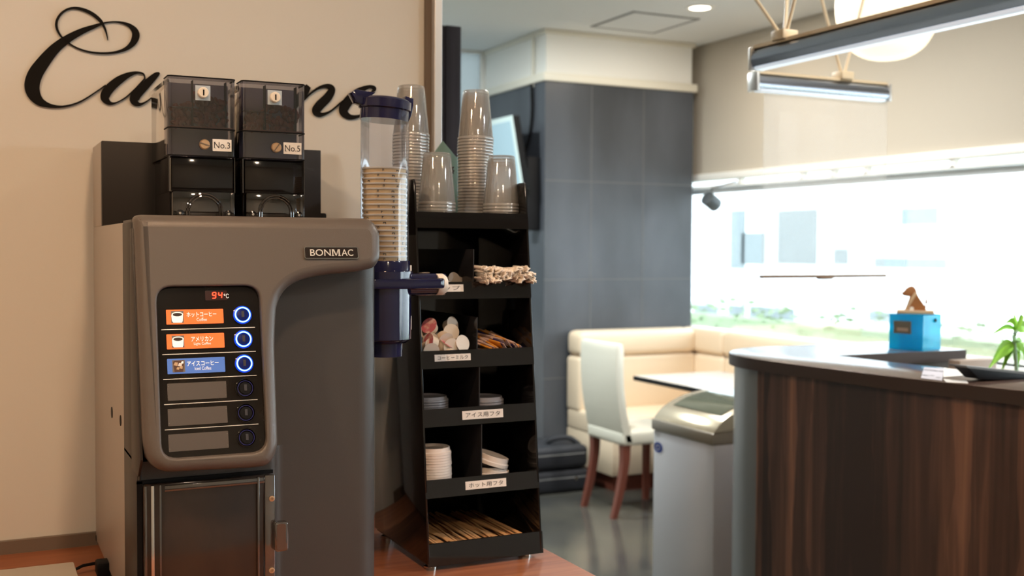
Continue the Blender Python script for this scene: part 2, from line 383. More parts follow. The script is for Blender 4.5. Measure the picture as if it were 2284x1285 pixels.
def slab(mb, outer, holes, fn, depth, r, mt, seg=4, rh=0.003):
    """plate with rounded front rim: outer/holes are 2-D loops (CCW), fn(s,t,h)->3-D, h = 0 at the front, negative to the back"""
    def area2(L): return sum(L[i][0]*L[(i+1) % len(L)][1]-L[(i+1) % len(L)][0]*L[i][1] for i in range(len(L)))
    loops = []
    for li, L in enumerate([outer]+holes):
        if (area2(L) < 0) != (li > 0): L = L[::-1]      # outer CCW, holes CW -> inward is left of travel for both
        N = len(L); nr = []
        for i in range(N):
            a = Vector(L[i-1]); b = Vector(L[(i+1) % N]); t = (b-a).normalized(); nr.append(Vector((-t.y, t.x)))
        rr = r if li == 0 else rh
        rings = []
        for k in range(seg+1):
            an = math.pi/2*k/seg; ins = rr*(1-math.sin(an)); dp = -rr*(1-math.cos(an))
            rings.append([(L[i][0]+nr[i].x*ins, L[i][1]+nr[i].y*ins, dp) for i in range(N)])
        rings.append([(L[i][0], L[i][1], -depth) for i in range(N)])
        loops.append(rings)
    front = [[Vector((p[0], p[1], 0)) for p in rings[0]] for rings in loops]
    flat = [p for L in front for p in L]
    mb.add([fn(p.x, p.y, 0) for p in flat], [tuple(t) for t in geometry.tessellate_polygon(front)], mt)
    for rings in loops:
        vs = [fn(*p) for R in rings for p in R]; N = len(rings[0]); fs = []
        for i in range(len(rings)-1):
            for k in range(N): fs.append((i*N+k, i*N+(k+1) % N, (i+1)*N+(k+1) % N, (i+1)*N+k))
        mb.add(vs, fs, mt)

# ================================================================ THE ROOM
def plane_box(a, b, mt): return MB().box(a, b, mt)
XL, YB, YF = -2.6, -2.4, 7.36
CZ_, XM_ = 0.89, 0.7
YW = 2.40                      # face of the lettered wall
struct(plane_box((XL, YB, -0.1), (XR+0.3, YF, 0), 'floor'), 'floor')
mb = MB().box((XL, YB, CEIL), (XR+0.3, YF, CEIL+0.1), 'ceil')
struct(mb, 'ceiling')
XE = onY(958, 300, YW).x
struct(plane_box((XL, YW, 0), (XE, YW+0.12, CEIL), 'wall'), 'wall_back')
struct(plane_box((XL-0.1, YB, 0), (XL, YF, CEIL), 'wall'), 'wall_left')
struct(plane_box((XL, YB-0.1, 0), (XR+0.3, YB, CEIL), 'beige'), 'wall_front')
struct(MB().box((XL, YF, 0), (1.9, YF+0.1, CEIL), 'white').box((3.33, YF, 0), (XR+0.3, YF+0.1, CEIL), 'white').box((1.9, YF, 0), (3.33, YF+0.1, 0.9), 'white').box((1.9, YF, 2.90), (3.33, YF+0.1, CEIL), 'white'), 'wall_far')
w2 = MB().box((1.9, YF+0.05, 0.9), (3.33, YF+0.056, 2.90), 'glass').build('window_2', None, (0, 0, 0), 0); w2['kind'] = 'structure'
MB().add([(1.9, YF+0.02, 0.9), (3.33, YF+0.02, 0.9), (3.33, YF+0.02, 2.90), (1.9, YF+0.02, 2.90)], [(0, 1, 2, 3)], clear('translucent blind', (0.02, 0.02, 0.02), 0.0, 0.5, 1.0, (0.17, 0.185, 0.185), 0.0)).build('roller_blind', w2, (0, 0, 0), 0)
struct(MB().box((XL, YW-0.012, CZ_), (XM_, YW, CZ_+0.026), 'darktrim'), 'wall_foot_shadow')  # added dark strip, painting the soft shadow along the wall foot
# trim on the end of the lettered wall
a0 = onY(950, 100, YW-0.012).x; a1 = onY(987, 100, YW-0.03).x
struct(MB().box((a0, YW-0.012, 0.93), (XE, YW+0.12, CEIL), 'darktrim'), 'shadow_trim')  # brown end trim, its tone taking in the shadow beside the aluminium
struct(MB().box((XE, YW-0.03, 0.93), (a1, YW+0.13, CEIL), 'alu', 0.002), 'trim_2')
# pillar
YP = 6.4; PX0 = onY(1215, 400, YP).x; PX1 = onY(1545, 400, YP).x; YP2 = 7.35
zt = onY(1217, 178, YP).z
mb = MB().box((PX0, YP, 0), (PX1, YP2, zt), 'pillar')
for k in range(1, 4):
    z = zt*k/4.0; mb.box((PX0-0.0015, YP-0.0015, z-0.003), (PX1, YP+0.01, z+0.003), 'joint')
for fx in (0.3, 0.65):
    x = PX0+(PX1-PX0)*fx; mb.box((x-0.003, YP-0.0015, 0), (x+0.003, YP+0.01, zt), 'joint')
mb.box((PX0+0.01, YP+0.01, zt), (PX1-0.01, YP2, CEIL), 'white')
struct(mb, 'wall_pillar')
struct(MB().box((PX0-0.02, YP-0.02, zt-0.005), (PX1+0.02, YP2, zt+0.05), 'cream', 0.006), 'trim_3', 35)
struct(MB().box((PX0-0.008, YP-0.008, CEIL-0.03), (PX1+0.01, YP2, CEIL), 'cream', 0.004), 'trim_4', 35)
# right wall with the long window
WZ0, WZ1 = 0.93, 2.02
mb = MB().box((XR, YB, WZ1), (XR+0.3, YF, CEIL), 'beige')
mb.box((XR, YB, 0), (XR+0.3, YF, WZ0), 'beige')
mb.box((XR, YB, WZ0), (XR+0.3, -1.9, WZ1), 'beige').box((XR, 7.3, WZ0), (XR+0.3, YF, WZ1), 'beige')
struct(mb, 'wall_right')
w = MB().box((XR+0.10, -1.9, WZ0), (XR+0.106, 7.3, WZ1), 'glass').build('window_1', None, (0, 0, 0), 0); w['kind'] = 'structure'
fr = MB().box((XR-0.03, -1.9, 1.975), (XR+0.10, 7.3, 2.02), 'white', 0.004).box((XR-0.01, -1.9, 1.925), (XR+0.03, 7.3, 1.938), 'white')
y = -1.5
while y < 7.2:
    fr.box((XR-0.01, y, 1.93), (XR+0.03, y+0.03, 1.98), 'white'); y += 0.62 if int(y*10) % 2 else 0.27
fr.build('window_header', w, (0, 0, 0))
MB().box((XR+0.04, -1.9, 1.885), (XR+0.06, 7.3, 1.925), mat('grey blind', (0.58, 0.60, 0.61), 0.6)).build('rolled_blind', w, (0, 0, 0))
MB().box((XR-0.03, -1.9, WZ0-0.03), (XR+0.12, 7.3, WZ0), 'white', 0.004).build('window_sill', w, (0, 0, 0))
# ceiling details
q = [onZ(x, y, CEIL) for x, y in ((1322, 56), (1410, 26), (1552, 43), (1463, 74))]
x0 = (q[0].x+q[1].x)/2; x1 = (q[2].x+q[3].x)/2; y0 = (q[0].y+q[3].y)/2; y1 = (q[1].y+q[2].y)/2
mb = MB()
g_ = 0.022
for a, b in (((x0, y0), (x1, y0+g_)), ((x0, y1-g_), (x1, y1)), ((x0, y0), (x0+g_, y1)), ((x1-g_, y0), (x1, y1))):
    mb.box((a[0], a[1], CEIL-0.004), (b[0], b[1], CEIL+0.001), 'groove')
mb.box((x0+g_, y0+g_, CEIL-0.003), (x1-g_, y1-g_, CEIL+0.001), 'ceil')
solo(mb, 'ceiling_hatch', ((x0+x1)/2, (y0+y1)/2, CEIL), 'square access hatch with a grey seam set in the white ceiling', 'ceiling hatch', smooth=0)
def downlight(x, y, label, watts, col):
    t = thing('downlight', (x, y, CEIL), label, 'ceiling light', 'recessed downlights')
    MB().lathe([(0.062, -0.004), (0.085, -0.006), (0.088, -0.001), (0.088, 0.0), (0.062, 0.0)], (x, y, CEIL), 'white', close=True).build('trim_ring', t)
    MB().lathe([(0.062, -0.003), (0.062, -0.0005)], (x, y, CEIL), 'lampdisc').build('diffuser', t)
    if watts: area('downlight_lamp', (x, y, CEIL-0.012), 0.12, watts, col, (0, 0, -1))
p = onZ(1561, 17, CEIL)
downlight(p.x, p.y, 'round lit downlight in the ceiling near the square hatch', 12, (1, 0.85, 0.66))
for (x, y, wt, cl) in UNSEEN_LAMPS:
    downlight(x, y, 'unseen round downlight in the ceiling, added to light the room', wt, cl)

# outside, blown out by daylight
struct(plane_box((XR+0.3, -12, -0.3), (40, 30, -0.2), 'outfloor'), 'floor_outside')
mb = MB()
mb.box((16, -6, -0.2), (20, 24, 6.0), 'bldg')
for (xa, ya, xb, yb) in ((1548, 678, 1600, 716), (1625, 680, 1660, 718), (1672, 682, 1770, 722), (1938, 694, 2002, 722), (1630, 470, 1660, 600), (1655, 520, 1705, 590), (1735, 470, 1820, 590), (1860, 555, 1890, 590), (2010, 465, 2090, 500), (1950, 575, 2110, 600)):
    A = onX(xa, ya, 15.98); B = onX(xb, yb, 15.98); mb.box((15.97, A.y, A.z), (16.01, B.y, B.z), 'bldgw')
solo(mb, 'building', (16, 9, -0.2), 'pale overexposed building seen across the street through the window', 'building', smooth=0)
bm = bmesh.new()
for i in range(3500):
    c = Vector((6.6+random.uniform(-0.3, 0.3), random.uniform(-2, 9.5), random.uniform(-0.15, 0.93+random.random()*0.1)))
    r = Matrix.Rotation(random.uniform(0, 6), 4, 'Z') @ Matrix.Rotation(random.uniform(0, 3), 4, 'X')
    s_ = random.uniform(0.03, 0.06)
    vs = [bm.verts.new(c + r @ Vector(q)*s_) for q in ((-1, 0, 0), (0, -0.5, 0.1), (1, 0, 0), (0, 0.5, 0.1))]; bm.faces.new(vs)
mb = MB().bm(bm, 'hedge'); mb.box((6.45, -2, -0.2), (6.75, 9.5, 0.85), 'hedge')
solo(mb, 'hedge', (6.6, 4, -0.2), 'low green hedge outside below the window', 'hedge', kind='stuff', smooth=0)

# ================================================================ WALL LETTERING
t = thing('wall_lettering', onY(450, 250, YW), 'large black calligraphic lettering on the cream wall behind the coffee machine', 'wall sign')
def stroke(mb, pts, zx, zy, ox, oy):
    P = catmull([tuple(map(float, p)) for p in pts], 7)
    C = [onY(ox+p[0]/zx, oy+p[1]/zy, YW-0.001) for p in P]; Wd = [max(p[2], 4)/zx for p in P]
    sc_ = (C[0]-EYE).dot(FW)/F_PX
    L = []; R = []
    for i in range(len(C)):
        tg = C[min(i+1, len(C)-1)] - C[max(i-1, 0)]; tg.y = 0; tg.normalize(); n = Vector((-tg.z, 0, tg.x))
        h = Wd[i]*sc_*0.5*1.04
        L.append(C[i]+n*h); R.append(C[i]-n*h)
    n = len(C); vs = L+R+[p+Vector((0, -0.004, 0)) for p in L+R]; fs = []
    for i in range(n-1):
        fs += [(i, i+1, n+i+1, n+i), (2*n+i, 2*n+i+1, 3*n+i+1, 3*n+i), (i, i+1, 2*n+i+1, 2*n+i), (n+i, n+i+1, 3*n+i+1, 3*n+i)]
    fs += [(0, n, 3*n, 2*n), (n-1, 2*n-1, 4*n-1, 3*n-1)]
    mb.add(vs, fs, 'ink2')
M['ink2'] = mat('dark brown lettering', (0.006, 0.0045, 0.003), 0.7, spec=0.15)
Cs = [(990, 445, 4), (975, 370, 14), (945, 290, 22), (900, 222, 34), (820, 155, 34), (720, 108, 30), (620, 90, 22), (530, 112, 20), (460, 170, 22), (425, 245, 26), (432, 325, 22), (478, 405, 16), (550, 470, 14), (650, 530, 14), (780, 572, 16), (920, 588, 18), (1060, 580, 22), (1180, 545, 36), (1262, 480, 60), (1298, 400, 76), (1283, 335, 64), (1220, 278, 36), (1130, 248, 18), (1040, 243, 12), (950, 255, 14), (850, 290, 36), (700, 348, 60), (540, 435, 80), (400, 545, 100), (280, 685, 125), (190, 820, 142), (155, 940, 145), (175, 1040, 128), (240, 1120, 88), (340, 1163, 45), (450, 1177, 24), (560, 1165, 18), (680, 1125, 16), (790, 1062, 14), (890, 993, 12), (965, 940, 12)]
mb = MB(); stroke(mb, Cs, 4.942, 4.942, 40, 0); mb.build('letter', t, smooth=0)
mb = MB()
stroke(mb, [(1397, 880, 12), (1385, 820, 14), (1320, 801, 22), (1230, 822, 48), (1130, 875, 78), (1040, 945, 92), (975, 1020, 95), (958, 1080, 86), (985, 1122, 58), (1030, 1142, 30), (1090, 1130, 14), (1180, 1080, 14), (1260, 1010, 14), (1330, 940, 14), (1392, 872, 14)], 4.942, 4.942, 40, 0)
stroke(mb, [(1560, 808, 20), (1525, 825, 52), (1470, 875, 72), (1390, 955, 88), (1310, 1040, 95), (1282, 1095, 95), (1295, 1135, 66), (1345, 1152, 30), (1410, 1125, 15), (1475, 1075, 13)], 4.942, 4.942, 40, 0)
mb.build('letter', t, smooth=0)
mb = MB(); stroke(mb, [(1475, 1075, 13), (1560, 985, 13), (1640, 880, 14), (1655, 930, 36), (1690, 1030, 60), (1660, 1120, 42), (1590, 1155, 22), (1540, 1130, 20)], 4.942, 4.942, 40, 0); mb.build('letter', t, smooth=0)
mb = MB()
stroke(mb, [(1690, 600, 9), (1745, 540, 10), (1800, 500, 14), (1850, 487, 22), (1877, 505, 36), (1855, 550, 46), (1810, 595, 50), (1788, 630, 44), (1815, 650, 24), (1870, 630, 10), (1930, 580, 9), (1985, 540, 9)], 2.538, 2.538, 0, 0)
stroke(mb, [(1660, 600, 44), (1690, 560, 44), (1725, 515, 44), (1745, 488, 30)], 2.538, 2.538, 0, 0)
mb.build('letter', t, smooth=0)
mb = MB(); stroke(mb, [(1985, 585, 8), (2050, 555, 9), (2105, 522, 14), (2118, 500, 18), (2085, 492, 18), (2020, 525, 42), (1965, 580, 52), (1943, 630, 48), (1980, 663, 28), (2050, 653, 13), (2120, 615, 9), (2200, 560, 8)], 2.538, 2.538, 0, 0); mb.build('letter', t, smooth=0)

# ================================================================ SERVICE COUNTER
CZ = 0.89
CXR = 1.043
t = thing('service_counter', (0, 1.9, 0), 'orange-brown wood topped counter carrying the coffee machine and the black rack', 'counter')
MB().box((XL+0.004, 1.15, CZ-0.035), (CXR, YW-0.003, CZ), 'counterwood', 0.002).build('worktop', t)
MB().box((XL+0.004, 1.18, 0.0), (CXR-0.02, YW-0.003, CZ-0.035), mat('brown cabinet', (0.16, 0.09, 0.055), 0.5)).build('cabinet', t)

# ================================================================ COFFEE MACHINE
XM0, XM1 = 0.2236, 0.626
YC, YBK = 1.90, 2.385
YT, ZT, SL = 1.765, 1.547, 0.235            # tilted front: Y = YT - (ZT - z)*SL
en = Vector((0, -1, SL)).normalized(); et = Vector((0, SL, 1)).normalized(); ex = Vector((1, 0, 0)); PO = Vector((0, YT, ZT))
def onF(x, y, h=0.0):
    r = ray(x, y); o = PO + en*h; k = (o-EYE).dot(en)/r.dot(en); p = EYE+r*k; return ((p-PO).dot(ex), (p-PO).dot(et))
def fF(s, tt, h): return PO + ex*s + et*tt + en*h
cm = thing('coffee_machine', ((XM0+XM1)/2, 2.1, CZ), 'large charcoal coffee machine with a button panel and two bean hoppers on the wooden counter', 'coffee machine')
# chassis
mb = MB().box((XM0, YC, CZ+0.012), (XM1, YBK, 1.538), 'steel', 0.002)
for (x, y, rx, rz) in ((250, 920, 0.010, 0.010), (269.5, 938, 0.009, 0.011), (215, 1200, 0.006, 0.005)):
    p = onX(x, y, XM0); mb.lathe([(0.001, -0.001), (rx, -0.001), (rx, 0.002)], (XM0, p.y, p.z), 'black', 16, 'X')
mb.build('chassis', cm, smooth=30)
for x in (XM0+0.04, XM1-0.04):
    for y in (YC+0.02, YBK-0.05): MB().lathe([(0.016, 0), (0.016, 0.013)], (x, y, CZ), 'black', 16).build('foot', cm, smooth=30)
# housing (plan outline pushed up)
stepX = onY(616, 1150, 1.735).x
def fplan(s, tt, h): return Vector((s, tt, ZT-0.004+h))
plan = roundpoly([(XM0, YC), (XM0, 1.738), (stepX, 1.738), (stepX+0.012, 1.795), (XM1, 1.795), (XM1, YC)], [0.001, 0.006, 0.012, 0.016, 0.04, 0.001])
ZS = 1.175
mb = MB(); mb.prism([(p[0], p[1], CZ+0.015) for p in plan], (0, 0, ZS-CZ-0.015), 'recess')
plan2 = roundpoly([(XM0, YC), (XM0, 1.795), (XM1, 1.795), (XM1, YC)], [0.001, 0.004, 0.04, 0.001])
mb.prism([(p[0], p[1], ZS) for p in plan2], (0, 0, ZT-0.006-ZS), 'recess')
mb.build('front_housing', cm, smooth=40)
MB().box((XM0-0.0015, 1.742, CZ+0.016), (XM0+0.012, YC-0.001, ZS), 'housing', 0.003).box((XM0-0.0015, 1.79, ZS-0.01), (XM0+0.012, YC-0.001, ZT-0.009), 'housing', 0.003).box((XM0+0.001, 1.7365, CZ+0.016), (onY(318, 1200, 1.735).x, 1.745, ZT-0.2), 'housing', 0.002).build('side_trim', cm)
# front cover, one raised hooked shape
outl_px = [(300, 478), (832, 487), (853, 515), (854, 575), (842, 598), (800, 607), (720, 615), (672, 626), (640, 645), (622, 680), (617, 760), (625, 1005), (606, 1043), (560, 1048), (365, 1058), (331, 1035), (320, 990)]
outer = [onF(*p) for p in outl_px]
outer = roundpoly(outer, [0.012, 0.03, 0.02, 0.02, 0.02, 0.03, 0.03, 0.03, 0.03, 0.03, 0.03, 0.03, 0.02, 0.03, 0.03, 0.03, 0.03][:len(outer)], 5)
hole = roundpoly([onF(*p) for p in ((349, 640), (579, 637), (597, 1009), (362, 1026))], 0.024, 6)
def fcover(s, tt, h):     # front rim follows the tilt, the back runs straight into the housing
    p = PO + ex*s + et*tt
    return p + Vector((0, -h, 0)) if h > -0.03 else Vector((p.x, 1.800, p.z))
mb = MB()
slab(mb, outer, [hole], fcover, 0.08, 0.019, 'plastic', 7, 0.004)
mb.build('front_cover', cm, smooth=50)
# control panel glass at the bottom of its opening
HB = -0.009
pn = MB(); hp = [PO+ex*s+et*tt+Vector((0, 0.0095, 0)) for s, tt in roundpoly([onF(*p) for p in ((345, 636), (583, 633), (601, 1013), (358, 1030))], 0.024, 6)]
pn.prism(hp, (0, 0.003, 0), 'panel'); pan = pn.build('control_panel', cm, smooth=0)
def pp(x, y, h=0.0):
    o = PO + Vector((0, 0.0095, 0)) + en*h; r = ray(x, y); return EYE + r*((o-EYE).dot(en)/r.dot(en))
def quad(mb, cx, cy, w, hgt, mt, th=0.0012, rr=0.001, h0=0.0):
    c = pp(cx, cy, h0); k = (c-EYE).dot(FW)/F_PX; W2 = w*k/2*1.045; H2 = hgt*k/2
    L = rrect(-W2, -H2, W2, H2, rr, 3)
    mb.prism([c+ex*a+et*b for a, b in L], en*th, mt); return c+en*th, k
rows = [(435, 706.5, 119, 33), (436.5, 761, 120, 33.5), (438, 815.5, 120, 34), (440, 872, 123, 38), (441.5, 928, 124, 38), (443.5, 984.5, 125, 38)]
txts = [('ホットコーヒー', 'Coffee', 65, 22, 'orange'), ('アメリカン', 'Light Coffee', 48, 37, 'orange'), ('アイスコーヒー', 'Iced Coffee', 69, 36, 'blue')]
for i, (cx, cy, w_, h_) in enumerate(rows):
    mb = MB()
    if i < 3:
        jp, en_, jw, ew, bm_ = txts[i]
        c, k = quad(mb, cx, cy, w_, h_, bm_)
        # picture of the cup at the left of the label
        q0 = c + ex*(-38.5*k)
        mb.prism([q0+ex*(a*k*13.5)+et*(b*k*13.5) for a, b in ((-1, -1), (1, -1), (1, 1), (-1, 1))], en*0.0003, mat('label photo grey', (0.20, 0.17, 0.15), 0.5))
        if i < 2:
            mb.prism([q0+en*0.0003+ex*(k*a)+et*(k*b) for a, b in [(-13, 4), (-12, -9), (-9, -13), (9, -13), (11, -9), (12, 4)]], en*0.0003, 'ink_w')
            el = [(12.5*math.cos(q), 5.5+5.5*math.sin(q)) for q in [2*math.pi*j/20 for j in range(20)]]
            mb.prism([q0+en*0.0006+ex*(k*a)+et*(k*b) for a, b in el], en*0.0003, 'ink_w')
            mb.prism([q0+en*0.0009+ex*(k*a*0.8)+et*(k*(5+(b-5.5)*0.7)) for a, b in el], en*0.0003, mat('label photo coffee', (0.035, 0.02, 0.015), 0.4))
        else:
            mb.prism([q0+en*0.0003+ex*(k*a)+et*(k*b) for a, b in [(-12, 8), (-10, 12), (10, 12), (12, 8), (9, -13), (-9, -13)]], en*0.0003, mat('label photo iced', (0.10, 0.045, 0.03), 0.4))
            for (a, b, s_, cc) in ((-6, 5, 5, 'dogl'), (3, 3, 5, 'paper'), (5, -3, 4, 'dogl'), (-2, -5, 3.5, 'copper'), (8, 8, 3, 'ink_w')):
                mb.prism([q0+en*0.0006+ex*(k*(a+s_*u))+et*(k*(b+s_*v)) for u, v in ((-1, -0.5), (0.6, -0.9), (0.9, 0.6), (-0.4, 0.8))], en*0.0002, cc)
        o = c + ex*(14*k)
        mb.text(jp, o+et*(4.5*k), ex, et, jw*k, 11*k, 'ink_w', 0.012)
        mb.text(en_, o+et*(-6.8*k), ex, et, ew*k, 7.5*k, 'ink_w')
        nm = 'button_label'
    else:
        c, k = quad(mb, cx, cy, w_, h_, 'greylabel', 0.0006); nm = 'button_label'
    for sx in (-1, 1):
        for sy in (-1, 1): mb.lathe([(0.0006, 0), (0.0006, 0.0006)], tuple(c+ex*(sx*(w_/2+0.5)*k)+et*(sy*(h_/2-6)*k)), 'chrome', 6, 'Y')
    mb.build(nm, pan, smooth=0)
for (xa, xb, ya) in ((368, 564, 733), (370, 566, 787.5), (372, 568, 842), (374, 570, 897), (375.5, 572, 952.5)):
    mb = MB(); quad(mb, (xa+xb)/2, ya, xb-xa, 1.6, 'silver', 0.0006, 0.0002); mb.build('divider_line', pan, smooth=0)
for i, (x, y) in enumerate(((540, 703), (542, 757.3), (544, 811.5), (546, 866.5), (547.5, 921.5), (549.5, 976.5))):
    c = pp(x, y, 0); k = (c-EYE).dot(FW)/F_PX
    Tm = Matrix.Translation(c) @ Matrix((( -1, 0, 0, 0), (0, et.y, en.y, 0), (0, et.z, en.z, 0), (0, 0, 0, 1)))
    b = MB(); b.T = Tm; b.lathe([(21.5*k, 0), (21.5*k, 0.001), (20*k, 0.0018), (0.0001, 0.0018)], (0, 0, 0), 'gblack', 32)
    b.lathe([(13.5*k, 0.0018), (13*k, 0.005), (0.0001, 0.0055)], (0, 0, 0), 'black' if i > 2 else mat('lit button face', (0.005, 0.008, 0.04), 0.15, emis=(0.0, 0.01, 0.12), estr=0.5), 32)
    b.box((-3*k, -6*k, 0.0054), (3*k, 8*k, 0.006), mat('button mark', (0.05, 0.05, 0.06), 0.3))
    bt = b.build('button', pan, smooth=40)
    r = MB(); r.T = Tm
    if i < 3:
        r.lathe([(14.6*k, 0.0018), (14.8*k, 0.0052), (17.2*k, 0.0052), (17.4*k, 0.0018)], (0, 0, 0), 'ring', 40, close=True)
        r.lathe([(13.2*k, 0.0018), (13.2*k, 0.004), (14.5*k, 0.0046), (14.5*k, 0.0018)], (0, 0, 0), 'ringglow', 40, close=True)
        r.lathe([(17.4*k, 0.0018), (17.4*k, 0.0036), (20.5*k, 0.0022), (20.5*k, 0.0018)], (0, 0, 0), 'ringglow', 40, close=True)
    else:
        r.lathe([(15.8*k, 0.0018), (15.9*k, 0.0036), (17.3*k, 0.0036), (17.4*k, 0.0018)], (0, 0, 0), 'ringoff', 40, close=True)
        r.lathe([(19.5*k, 0.0018), (19.6*k, 0.0045), (20.8*k, 0.0045), (20.9*k, 0.0018)], (0, 0, 0), 'gblack', 40, close=True)
    # sub-part of the panel as well (one level only)
    r.build('button_ring', pan, smooth=40)
# display 94
mb = MB(); quad(mb, 482, 659, 46, 22, mat('display window', (0.03, 0.004, 0.003), 0.2), 0.0004)
SEG = {'a': ((-1, 2), (1, 2)), 'b': ((1, 2), (1, 0)), 'c': ((1, 0), (1, -2)), 'd': ((-1, -2), (1, -2)), 'e': ((-1, 0), (-1, -2)), 'f': ((-1, 2), (-1, 0)), 'g': ((-1, 0), (1, 0))}
for (x, y, on) in ((477.5, 659, 'abcdfg'), (491, 658.5, 'bcfg')):
    c = pp(x, y, 0.0004); k = (c-EYE).dot(FW)/F_PX
    for s_ in on:
        (a, b), (a2, b2) = SEG[s_]
        P0 = Vector((a*3.6+b*0.4, b*3.3)); P1 = Vector((a2*3.6+b2*0.4, b2*3.3)); d = (P1-P0).normalized(); n = Vector((-d.y, d.x))*1.15
        P0 += d*0.9; P1 -= d*0.9
        L = [P0+n, P1+n, P1+d*0.8, P1-n, P0-n, P0-d*0.8]
        mb.prism([c+ex*(q.x*k)+et*(q.y*k) for q in L], en*0.0005, 'seg')
c = pp(504.5, 660.5, 0); k = (c-EYE).dot(FW)/F_PX
mb.text('℃', c, ex, et, 11*k, 10*k, 'ink_w', 0.0, 0.001)
mb.build('temperature_display', pan, smooth=0)
# brand badge
def fbadge(x, y): return onF(x, y)
mb = MB(); s0 = onF(677, 551); s1 = onF(799, 578)
L = rrect(s0[0], s1[1], s1[0], s0[1], 0.003, 4)
mb.prism([fF(a, b, -0.0002) for a, b in L], en*0.0030, 'chrome')
L2 = rrect(s0[0]+0.0012, s1[1]+0.0012, s1[0]-0.0012, s0[1]-0.0012, 0.002, 4)
mb.prism([fF(a, b, 0.0027) for a, b in L2], en*0.0006, mat('badge black', (0.02, 0.014, 0.012), 0.2))
cc = fF((s0[0]+s1[0])/2, (s0[1]+s1[1])/2, 0.0033); k = (cc-EYE).dot(FW)/F_PX
wd_ = (s1[0]-s0[0])*0.80; hd = (s0[1]-s1[1])*0.56
mb.text('BON', cc+ex*(-0.262*wd_), ex, et, 0.475*wd_, hd, 'silver', 0.012, 0.0006)
mb.text('AC', cc+ex*(0.362*wd_), ex, et, 0.278*wd_, hd, 'silver', 0.012, 0.0006)
mq = cc+ex*(0.098*wd_)+en*0.0002
def mpiece(L): mb.prism([mq+ex*(a*0.105*wd_)+et*(b*hd*0.5) for a, b in L], en*0.0006, 'silver')
mpiece([(-1, -1), (-0.45, -1), (-0.45, -0.8), (-0.62, -0.8), (-0.62, 1), (-0.9, 1), (-0.86, -0.8), (-1, -0.8)])
mpiece([(-0.75, 1), (-0.42, 1), (0.12, -0.9), (-0.12, -0.9)])
mpiece([(0.42, 1), (0.62, 1), (0.10, -0.9), (-0.05, -0.9)])
mpiece([(0.45, -1), (1, -1), (1, -0.8), (0.86, -0.8), (0.9, 1), (0.5, 1), (0.55, -0.8), (0.45, -0.8)])
mb.build('badge', cm, smooth=0)
def ftilt(z): return YT-(ZT-z)*SL
MB().prism([(XM0-0.0022, y, z) for y, z in ((1.80, ZT-0.02), (ftilt(ZT-0.02)+0.02, ZT-0.02), (ftilt(ZS)+0.02, ZS+0.01), (ftilt(ZS)+0.05, ZS-0.02), (1.80, ZS-0.02))], (0.004, 0, 0), 'housing', 0.001).build('cover_side_shade', cm)  # dark sheet over the cover's left flank, its shade put into the colour
# smoked lower door
YD = 1.722
dl = onY(320, 1083, YD); dr = onY(590, 1066, YD); dr2 = onY(613, 1064, YD)
d = MB(); d.box((dl.x, YD, CZ+0.02), (dr.x, YD+0.012, dl.z), 'smokedoor', 0.004)
door = d.build('door', cm, smooth=40)
e = MB()
for x in (dl.x+0.001, dl.x+0.010, dl.x+0.022, dr.x-0.012):
    e.box((x, YD-0.004, CZ+0.02), (x+(0.0035 if x != dl.x+0.010 else 0.005), YD+0.002, dl.z-0.001), 'cleardk' if x != dl.x+0.010 else 'mirror', 0.001)
e.box((dl.x+0.03, YD-0.003, dl.z-0.012), (dr.x, YD+0.002, dl.z-0.003), 'cleardk', 0.001)
e.box((dr.x, YD-0.002, CZ+0.02), (dr2.x, YD+0.006, dl.z), 'cleardk', 0.002)
e.build('door_edge', door)
for y in (1112, 1272):
    p = onY(606, y, YD-0.003); MB().lathe([(0.0045, 0), (0.0045, -0.0025), (0.0025, -0.003), (0.0025, -0.001), (0.0001, -0.001)], (p.x, YD-0.0025, p.z), 'copper', 16, 'Y').build('screw', door)
a = onY(611, 1164, YD-0.01); b = onY(641, 1227, YD-0.01)
h = MB(); h.prism([(q[0], YD-0.004, q[1]) for q in rrect(a.x, b.z, b.x, a.z, 0.005, 4)], (0, -0.012, 0), 'cleardk', 0.0015)
h.prism([(q[0], YD-0.0165, q[1]) for q in rrect(a.x+0.003, b.z+0.003, b.x-0.004, a.z-0.003, 0.004, 4)], (0, 0.010, 0), mat('latch brown', (0.10, 0.06, 0.045), 0.15))
h.build('latch', door)
MB().box((dl.x-0.008, 1.7335, CZ+0.016), (dl.x, 1.7375, dl.z+0.004), 'black').box((dl.x-0.008, 1.7335, dl.z), (dr2.x, 1.7375, dl.z+0.005), 'black').build('door_gap', cm, smooth=0)

# rear housing behind the hoppers
RZ = 1.698
mb = MB().box((XM0, 2.24, 1.5375), (0.645, YBK, RZ), 'steel', 0.002); mb.box((XM0+0.001, 2.225, 1.5375), (0.648, 2.2405, RZ), mat('matt black sheet', (0.012, 0.009, 0.008), 0.6), 0.001)
mb.box((0.645, 2.23, 1.538), (0.662, 2.37, 1.57), 'black', 0.004)
mb.build('rear_housing', cm)
